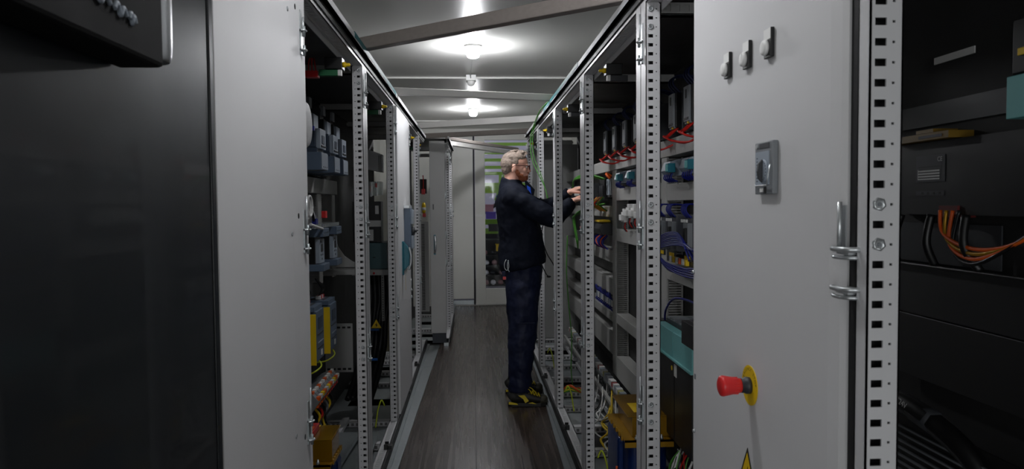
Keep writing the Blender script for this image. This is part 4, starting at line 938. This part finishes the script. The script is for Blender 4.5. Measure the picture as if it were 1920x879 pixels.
dev('hose_with_markers', 'black corrugated hose with printed DC24V sleeves at the lower right', 'hose', (.92, 1.4, 1.0), [
    ('hose', [('t', [(.88, 1.62, .98), (.90, 1.5, 1.005), (.91, 1.38, .99), (.93, 1.28, .94), (.95, 1.22, .85)], .022, BLACK)]),
    ('sleeve', [('t', [(.893, 1.545, 1.003), (.902, 1.495, 1.007)], .0235, CHAR)]), ('sleeve', [('t', [(.908, 1.43, .999), (.912, 1.37, .988)], .0235, CHAR)]),
    ('print', [('x', 'DC24V', (.885, 1.445, 1.012), (0, -1, -.2), (.3, 0, 1), .016, LABEL), ('x', 'DC24V', (.876, 1.52, 1.018), (0, -1, -.1), (.3, 0, 1), .014, LABEL)])])
b = MB(); b.box(.93, .935, 1.08, 1.6, .78, .80, DK)
for k in range(9): b.box(.925, .93, 1.08, 1.55, .81+k*.016, .814+k*.016, GREYM)
b.box(.931, .936, 1.08, 1.6, .80, .97, BLACK)
tag(b.build('vent_grille'), 'dark slatted vent grille at the bottom right corner', 'grille')

# ================================================================== BEYOND THE GLAZED DOOR
GR = mat('lime_green_enamel', (128, 172, 52), .45)
r = thing('green_rack', 'lime green steel rack seen through the glazed end door', 'rack', (.6, 12.0, 0))
for x in (.12, 1.1):
    b = MB(); b.box(x, x+.06, 11.95, 12.02, 0, 3.0, GR); b.build('upright', r)
for z in (.95, 1.10, 1.62, 1.70, 1.92, 2.02, 2.14, 2.26, 2.40):
    b = MB(); b.box(.1, 1.2, 11.9, 11.95, z, z+(.05 if z > 1.8 else .09), GR); b.build('beam', r)
b = MB(); b.prism([(.34, 11.88, 1.5), (.40, 11.88, 1.5), (.62, 11.88, 2.1), (.56, 11.88, 2.1)], (0, .03, 0), GR); b.build('brace', r)
b = MB(); b.box(.42, .47, 11.86, 11.89, 1.5, 1.95, GR); b.build('brace', r)
for k, (x, z, m, l) in enumerate(((.20, 1.20, mat('violet_crate', (90, 70, 160), .5), 'blue-violet crate'), (.16, 1.32, mat('pink_crate', (170, 120, 130), .5), 'pinkish crate'), (.45, 1.22, WHITEP, 'white crate'), (.24, 1.0, BLACK, 'black crate'), (.36, .68, YEL, 'yellow-topped crate'))):
    b = MB(); b.box(x, x+.16, 11.6, 11.8, z, z+.10, m); b.box(x-.01, x+.17, 11.59, 11.81, z+.10, z+.115, m); tag(b.build('storage_crate'), l+' on the rack behind the glazed end door', 'crate', 'crates on the rack beyond the door')
for k in range(22):
    x = .14+.13*(k % 6)+random.uniform(-.02, .02); z = .18+.16*(k//6); m = random.choice((WHITEP, CHAR, GREYM, mat('rose_part', (150, 110, 110), .5), BLACK))
    b = MB(); b.ell((x+.04, 11.55, z), (.045, .05, .03+.02*random.random()), m, u=10, v=7); b.box(x, x+.08, 11.52, 11.6, z-.035, z-.02, BLACK)
    tag(b.build('small_part'), 'small stored part on the dark lower shelves behind the glazed door', 'part', 'small stored parts behind the glazed door')
b = MB()
for z in (.13, .29, .45, .61, .86): b.box(.1, 1.2, 11.45, 11.9, z, z+.015, DK)
b.box(.1, 1.2, 11.9, 11.91, .1, .95, DK); b.build('lower_shelves', r)
dev('clamp_unit', 'black bent clamp unit on the rack behind the glazed door', 'equipment', (.3, 11.5, 1.35), [('bent_bar', [('t', [(.18, 11.86, 1.30), (.26, 11.86, 1.36), (.40, 11.86, 1.45)], .035, BLACK)]), ('blue_valve', [('e', (.42, 11.86, 1.56), (.05, .04, .04), TEALD)])])
# ================================================================== THE WORKER
SKIN = mat('skin', (236, 180, 158), .5, noise=.05, scale=30)
HAIR = mat('greying_blond_hair', (146, 130, 118), .7, noise=.4, scale=90, stretch=(1, 1, .35))
BEARD = mat('ginger_beard', (158, 90, 56), .75, noise=.3, scale=120)
NAVY = mat('navy_softshell', (11, 17, 32), .75, noise=.1, scale=6, bump=.08, bscale=12, spec=.2)
TROU = mat('dark_blue_work_trousers', (14, 22, 50), .6, noise=.1, scale=5, bump=.12, bscale=9, spec=.3)
P = thing('person', 'worker in navy jacket and dark blue trousers reaching into the right cabinet', 'person', (.35, 5.2, 0))
def remesh(o, v, it=4, disp=0, size=.03):
    r = o.modifiers.new('remesh', 'REMESH'); r.mode = 'VOXEL'; r.voxel_size = v; r.use_smooth_shade = True
    s = o.modifiers.new('smooth', 'SMOOTH'); s.iterations = it; s.factor = .5
    if disp:
        t = bpy.data.textures.new('folds', 'CLOUDS'); t.noise_scale = size; t.noise_depth = 2
        d = o.modifiers.new('folds', 'DISPLACE'); d.texture = t; d.strength = disp; d.mid_level = .5; d.texture_coords = 'LOCAL'
    return o
HY = 5.19
def finger(b, p, d, down, L, r):
    p, d, down = Vector(p), Vector(d).normalized(), Vector(down).normalized()
    q1 = p+d*L*.42+down*L*.08; q2 = q1+(d*.75+down*.6).normalized()*L*.32; q3 = q2+(d*.3+down*1).normalized()*L*.26
    b.tube([p-d*.02, p, q1, q2, q3], [r*1.05, r*1.0, r*.95, r*.85, r*.8], SKIN, 10)
    b.ell(q3, (r*.8, r*.8, r*.8), SKIN, u=10, v=8)
def hand(b, wr, d, wide, down):
    wr, d, wide, down = Vector(wr), Vector(d).normalized(), Vector(wide).normalized(), Vector(down).normalized()
    c = wr+d*.05
    rot = Matrix((d, wide, down)).transposed()
    b.ell(c, (.058, .040, .019), SKIN, rot.to_3x3()); b.ell(wr+d*.075, (.03, .040, .016), SKIN, rot.to_3x3()); b.ell(wr+d*.01, (.035, .028, .02), SKIN, rot.to_3x3())
    for k, (o, L, r) in enumerate(((-.030, .068, .0085), (-.010, .078, .009), (.011, .074, .0088), (.030, .058, .0078))):
        finger(b, wr+d*.088+wide*o, d+wide*o*3, down, L, r)
    t0 = wr+d*.02-wide*.03; t1 = t0+d*.03-wide*.022+down*.012; t2 = t1+d*.03-wide*.004+down*.016; t3 = t2+d*.02+wide*.006+down*.012
    b.tube([t0, t1, t2, t3], [.014, .012, .0105, .0095], SKIN, 10); b.ell(t3, (.009, .009, .009), SKIN, u=10, v=8)
b = MB()
# trunk, legs and arms under the clothes
b.loft([((.35, 5.2, .90), .10, .15), ((.345, 5.2, 1.05), .10, .14), ((.32, 5.2, 1.25), .10, .15), ((.295, 5.2, 1.42), .10, .17), ((.285, 5.2, 1.50), .07, .12), ((.27, 5.2, 1.54), .055, .06)], SKIN)
for yy, pts in ((0, [((.35, 5.12, .93), .09, .08), ((.335, 5.09, .52), .06, .06), ((.315, 5.07, .12), .04, .04)]), (1, [((.36, 5.28, .93), .09, .08), ((.355, 5.35, .52), .06, .06), ((.325, 5.40, .12), .04, .04)])):
    b.loft(pts, SKIN)
b.loft([((.285, 5.05, 1.47), .045, .045), ((.40, 5.0, 1.40), .042, .042), ((.545, 4.99, 1.33), .038, .038), ((.64, 5.01, 1.40), .032, .032), ((.70, 5.03, 1.455), .024, .027)], SKIN)
b.loft([((.29, 5.35, 1.47), .045, .045), ((.42, 5.38, 1.43), .042, .042), ((.54, 5.36, 1.40), .038, .038), ((.63, 5.24, 1.46), .032, .032), ((.69, 5.15, 1.515), .024, .027)], SKIN)
hand(b, (.69, 5.03, 1.45), (1, .15, .38), (.1, 1, -.1), (.5, 0, -1))
hand(b, (.685, 5.15, 1.515), (1, -.22, .35), (.15, 1, .1), (.5, 0, -1))
# neck and head
b.loft([((.262, HY, 1.50), .062, .068), ((.272, HY, 1.58), .056, .058), ((.285, HY, 1.66), .058, .056)], SKIN)
b.ell((.298, HY, 1.728), (.096, .076, .082), SKIN); b.ell((.328, HY, 1.70), (.066, .066, .075), SKIN); b.ell((.340, HY, 1.65), (.054, .056, .052), SKIN)
b.ell((.352, HY, 1.628), (.038, .040, .028), SKIN); b.ell((.383, HY, 1.712), (.014, .044, .012), SKIN)
b.loft([((.388, HY, 1.702), .006, .009), ((.398, HY, 1.688), .009, .010), ((.407, HY, 1.673), .011, .014), ((.396, HY, 1.664), .008, .013)], SKIN)
for sg in (-1, 1):
    b.ell((.399, HY+sg*.012, 1.668), (.009, .007, .006), SKIN); b.ell((.360, HY+sg*.038, 1.674), (.022, .020, .024), SKIN)
    b.ell((.288, HY+sg*.080, 1.684), (.017, .007, .030), SKIN, Matrix.Rotation(radians(12), 3, 'Y')); b.ell((.296, HY+sg*.075, 1.68), (.010, .009, .018), SKIN)
b.ell((.391, HY, 1.648), (.009, .022, .005), SKIN); b.ell((.389, HY, 1.640), (.009, .02, .005), SKIN)
remesh(b.build('body', P), .0042, 5)
b = MB()
b.ell((.296, HY, 1.762), (.088, .078, .050), HAIR); b.ell((.262, HY, 1.722), (.066, .077, .070), HAIR); b.ell((.248, HY, 1.685), (.045, .064, .05), HAIR)
b.ell((.338, HY, 1.797), (.044, .052, .018), HAIR)
for sg in (-1, 1): b.ell((.300, HY+sg*.068, 1.735), (.026, .011, .030), HAIR)
for k in range(60):
    a = random.uniform(-1.2, 1.2); q = random.uniform(-.06, .075); zz = 1.762+.050*math.sqrt(max(0, 1-(q/.094)**2-(sin(a)*.6)**2))
    b.tube([(.302+q, HY+.068*sin(a)*.7, zz-.006), (.302+q+.006, HY+.068*sin(a)*.7, zz+.008), (.302+q+.018, HY+.07*sin(a)*.7, zz+.012)], .0035, HAIR, 5)
remesh(b.build('hair', P), .0035, 2, .006, .012)
b = MB()
b.ell((.352, HY, 1.622), (.044, .050, .032), BEARD); b.ell((.338, HY, 1.640), (.040, .059, .034), BEARD); b.ell((.392, HY, 1.656), (.012, .026, .007), BEARD); b.ell((.376, HY, 1.622), (.02, .03, .026), BEARD)
for sg in (-1, 1): b.ell((.316, HY+sg*.056, 1.655), (.016, .009, .030), BEARD, Matrix.Rotation(radians(-18), 3, 'Y'))
remesh(b.build('beard', P), .0035, 2, .006, .01)
b = MB()
for sg in (-1, 1):
    b.ell((.378, HY+sg*.031, 1.697), (.011, .012, .009), WHITEP); b.ell((.386, HY+sg*.031, 1.696), (.004, .005, .005), mat('iris_dark', (40, 50, 60), .3))
b.build('eyes', P)
b = MB(); GF = mat('dark_red_glasses_frame', (70, 22, 20), .35)
for sg in (-1, 1):
    yy = HY+sg*.034
    b.tube([(.404, yy+.026*cos(a), 1.694+.017*sin(a)) for a in [k*pi/6 for k in range(13)]], .0022, GF, 6)
    b.tube([(.404, HY+sg*.060, 1.700), (.38, HY+sg*.073, 1.703), (.32, HY+sg*.082, 1.706), (.288, HY+sg*.084, 1.704), (.274, HY+sg*.083, 1.69)], .0022, GF, 6)
b.tube([(.404, HY-.009, 1.698), (.408, HY, 1.70), (.404, HY+.009, 1.698)], .002, GF, 6)
b.build('glasses', P)
# jacket
b = MB()
b.loft([((.352, 5.2, .975), .150, .185), ((.348, 5.2, 1.0), .168, .20), ((.345, 5.2, 1.08), .172, .20), ((.337, 5.2, 1.20), .160, .19), ((.318, 5.2, 1.32), .150, .20), ((.300, 5.2, 1.42), .140, .218), ((.286, 5.2, 1.50), .124, .205), ((.276, 5.2, 1.55), .096, .15), ((.274, 5.2, 1.58), .078, .090), ((.279, 5.2, 1.612), .074, .078)], NAVY, 28)
b.ell((.283, 5.04, 1.475), (.085, .075, .075), NAVY); b.ell((.29, 5.36, 1.475), (.085, .075, .075), NAVY)
b.loft([((.27, 5.04, 1.47), .07, .065), ((.36, 5.01, 1.43), .076, .068), ((.47, 4.99, 1.37), .074, .065), ((.55, 4.985, 1.335), .072, .062), ((.62, 5.0, 1.385), .060, .055), ((.675, 5.022, 1.435), .046, .044), ((.695, 5.03, 1.452), .036, .038)], NAVY, 22)
b.loft([((.28, 5.36, 1.47), .07, .065), ((.40, 5.39, 1.44), .072, .065), ((.53, 5.37, 1.405), .066, .062), ((.61, 5.27, 1.44), .056, .055), ((.665, 5.18, 1.492), .044, .044), ((.688, 5.15, 1.515), .036, .038)], NAVY, 22)
remesh(b.build('jacket', P), .007, 4, .028, .10)
b = MB(); b.prism([(.388, 5.112, 1.485), (.380, 5.118, 1.565), (.405, 5.122, 1.55), (.412, 5.12, 1.485)], (.002, .004, 0), mat('bright_blue_lining', (30, 90, 220), .5)); b.build('collar_lining', P)
b = MB(); b.prism([(.375, 5.14, 1.48), (.365, 5.135, 1.60), (.385, 5.14, 1.595), (.437, 5.14, 1.535), (.425, 5.14, 1.48)], (.004, .012, 0), NAVY); b.build('open_collar', P, bevel=.003)
# trousers
b = MB()
b.loft([((.35, 5.2, 1.03), .13, .165), ((.352, 5.2, .96), .135, .175), ((.355, 5.2, .86), .13, .175)], TROU, 28)
b.loft([((.352, 5.13, .95), .128, .10), ((.345, 5.105, .80), .122, .10), ((.338, 5.09, .66), .110, .093), ((.338, 5.085, .52), .102, .088), ((.33, 5.075, .40), .094, .084), ((.325, 5.07, .28), .086, .08), ((.318, 5.07, .17), .082, .078), ((.316, 5.07, .10), .080, .075)], TROU, 24)
b.loft([((.358, 5.27, .95), .125, .10), ((.365, 5.30, .80), .118, .10), ((.365, 5.33, .66), .105, .093), ((.358, 5.35, .52), .098, .088), ((.345, 5.38, .38), .090, .084), ((.335, 5.395, .25), .084, .08), ((.325, 5.40, .12), .078, .075)], TROU, 24)
remesh(b.build('trousers', P), .007, 3, .03, .09)
b = MB(); b.box(.30, .42, 4.985, 4.99, .60, .605, TROU); b.build('pocket_seam', P)
# shoes
SH = mat('black_safety_shoe', (24, 23, 20), .55); YS = mat('yellow_shoe_trim', (214, 190, 30), .5); TOE = mat('olive_toe_cap', (58, 56, 44), .6)
for yy, x0 in ((5.06, .0), (5.405, -.004)):
    b = MB()
    b.loft([((.238+x0, yy, .055), .030, .030), ((.262+x0, yy, .068), .048, .040), ((.31+x0, yy, .075), .056, .042), ((.37+x0, yy, .066), .046, .044), ((.43+x0, yy, .052), .036, .048), ((.475+x0, yy, .045), .030, .046), ((.503+x0, yy, .038), .018, .032)], SH)
    b.loft([((.305+x0, yy, .08), .058, .046), ((.31+x0, yy, .15), .056, .048)], SH)
    sh = b.build('shoe', P); remesh(sh, .005, 3)
    b = MB(); pts = [(.228, -.02), (.25, -.038), (.32, -.036), (.40, -.044), (.46, -.05), (.50, -.036), (.516, 0), (.50, .036), (.46, .05), (.40, .044), (.32, .036), (.25, .038), (.228, .02)]
    b.prism([(p+x0, yy+q, .0) for p, q in pts], (0, 0, .028), SH); b.build('sole', sh, bevel=.004)
    b = MB(); b.prism([(.455+x0, yy-.049, .028), (.47+x0, yy-.046, .062), (.51+x0, yy-.03, .05), (.515+x0, yy-.025, .028)], (0, .004, 0), TOE)
    b.ell((.472+x0, yy, .045), (.043, .050, .034), TOE); b.build('toe_cap', sh)
    b = MB()
    b.prism([(.232+x0, yy-.043, .022), (.30+x0, yy-.047, .018), (.29+x0, yy-.047, .030), (.235+x0, yy-.044, .04)], (0, .003, 0), YS)
    b.prism([(.30+x0, yy-.0475, .085), (.345+x0, yy-.049, .088), (.375+x0, yy-.049, .045), (.35+x0, yy-.049, .030), (.335+x0, yy-.049, .06)], (0, .003, 0), YS)
    b.prism([(.37+x0, yy-.050, .030), (.43+x0, yy-.052, .022), (.40+x0, yy-.051, .036)], (0, .003, 0), YS)
    b.prism([(.285+x0, yy-.046, .128), (.315+x0, yy-.047, .13), (.32+x0, yy-.047, .115), (.30+x0, yy-.047, .11)], (0, .003, 0), YS)
    b.build('yellow_trim', sh)
    b = MB()
    for k in range(5):
        x = .355+x0+k*.021; z = .118-.0085*k
        b.tube([(x, yy-.034, z-.012), (x+.008, yy, z+.004), (x+.016, yy+.034, z-.014)], .0038, YS, 6); b.tube([(x, yy+.034, z-.012), (x+.008, yy, z+.005), (x+.016, yy-.034, z-.016)], .0038, YS, 6)
    b.tube([(.36+x0, yy-.02, .122), (.375+x0, yy-.05, .128), (.40+x0, yy-.055, .10), (.38+x0, yy-.03, .115)], .0026, YS, 6)
    b.tube([(.36+x0, yy-.02, .122), (.385+x0, yy-.045, .14), (.42+x0, yy-.05, .11)], .0026, YS, 6)
    b.build('laces', sh)
r = thing('key_clip', 'steel key clip with red tag hanging at the back of the belt of the worker', 'key clip', (.23, 5.05, 1.0))
b = MB(); b.tube([(.225, 5.03, 1.045), (.212, 5.02, 1.02), (.214, 5.02, .985), (.23, 5.02, .97), (.242, 5.02, .995), (.238, 5.03, 1.04)], .003, BRIGHT, 7)
b.tube([(.235, 5.02, 1.03), (.232, 5.015, .99), (.245, 5.01, .96)], .0025, BRIGHT, 7); b.build('clip', r)
b = MB(); b.box(.195, .22, 5.03, 5.06, .90, .96, TROU); b.build('pouch', r, bevel=.004)
b = MB(); b.box(.20, .222, 5.02, 5.03, .905, .925, RED); b.build('tag', r)
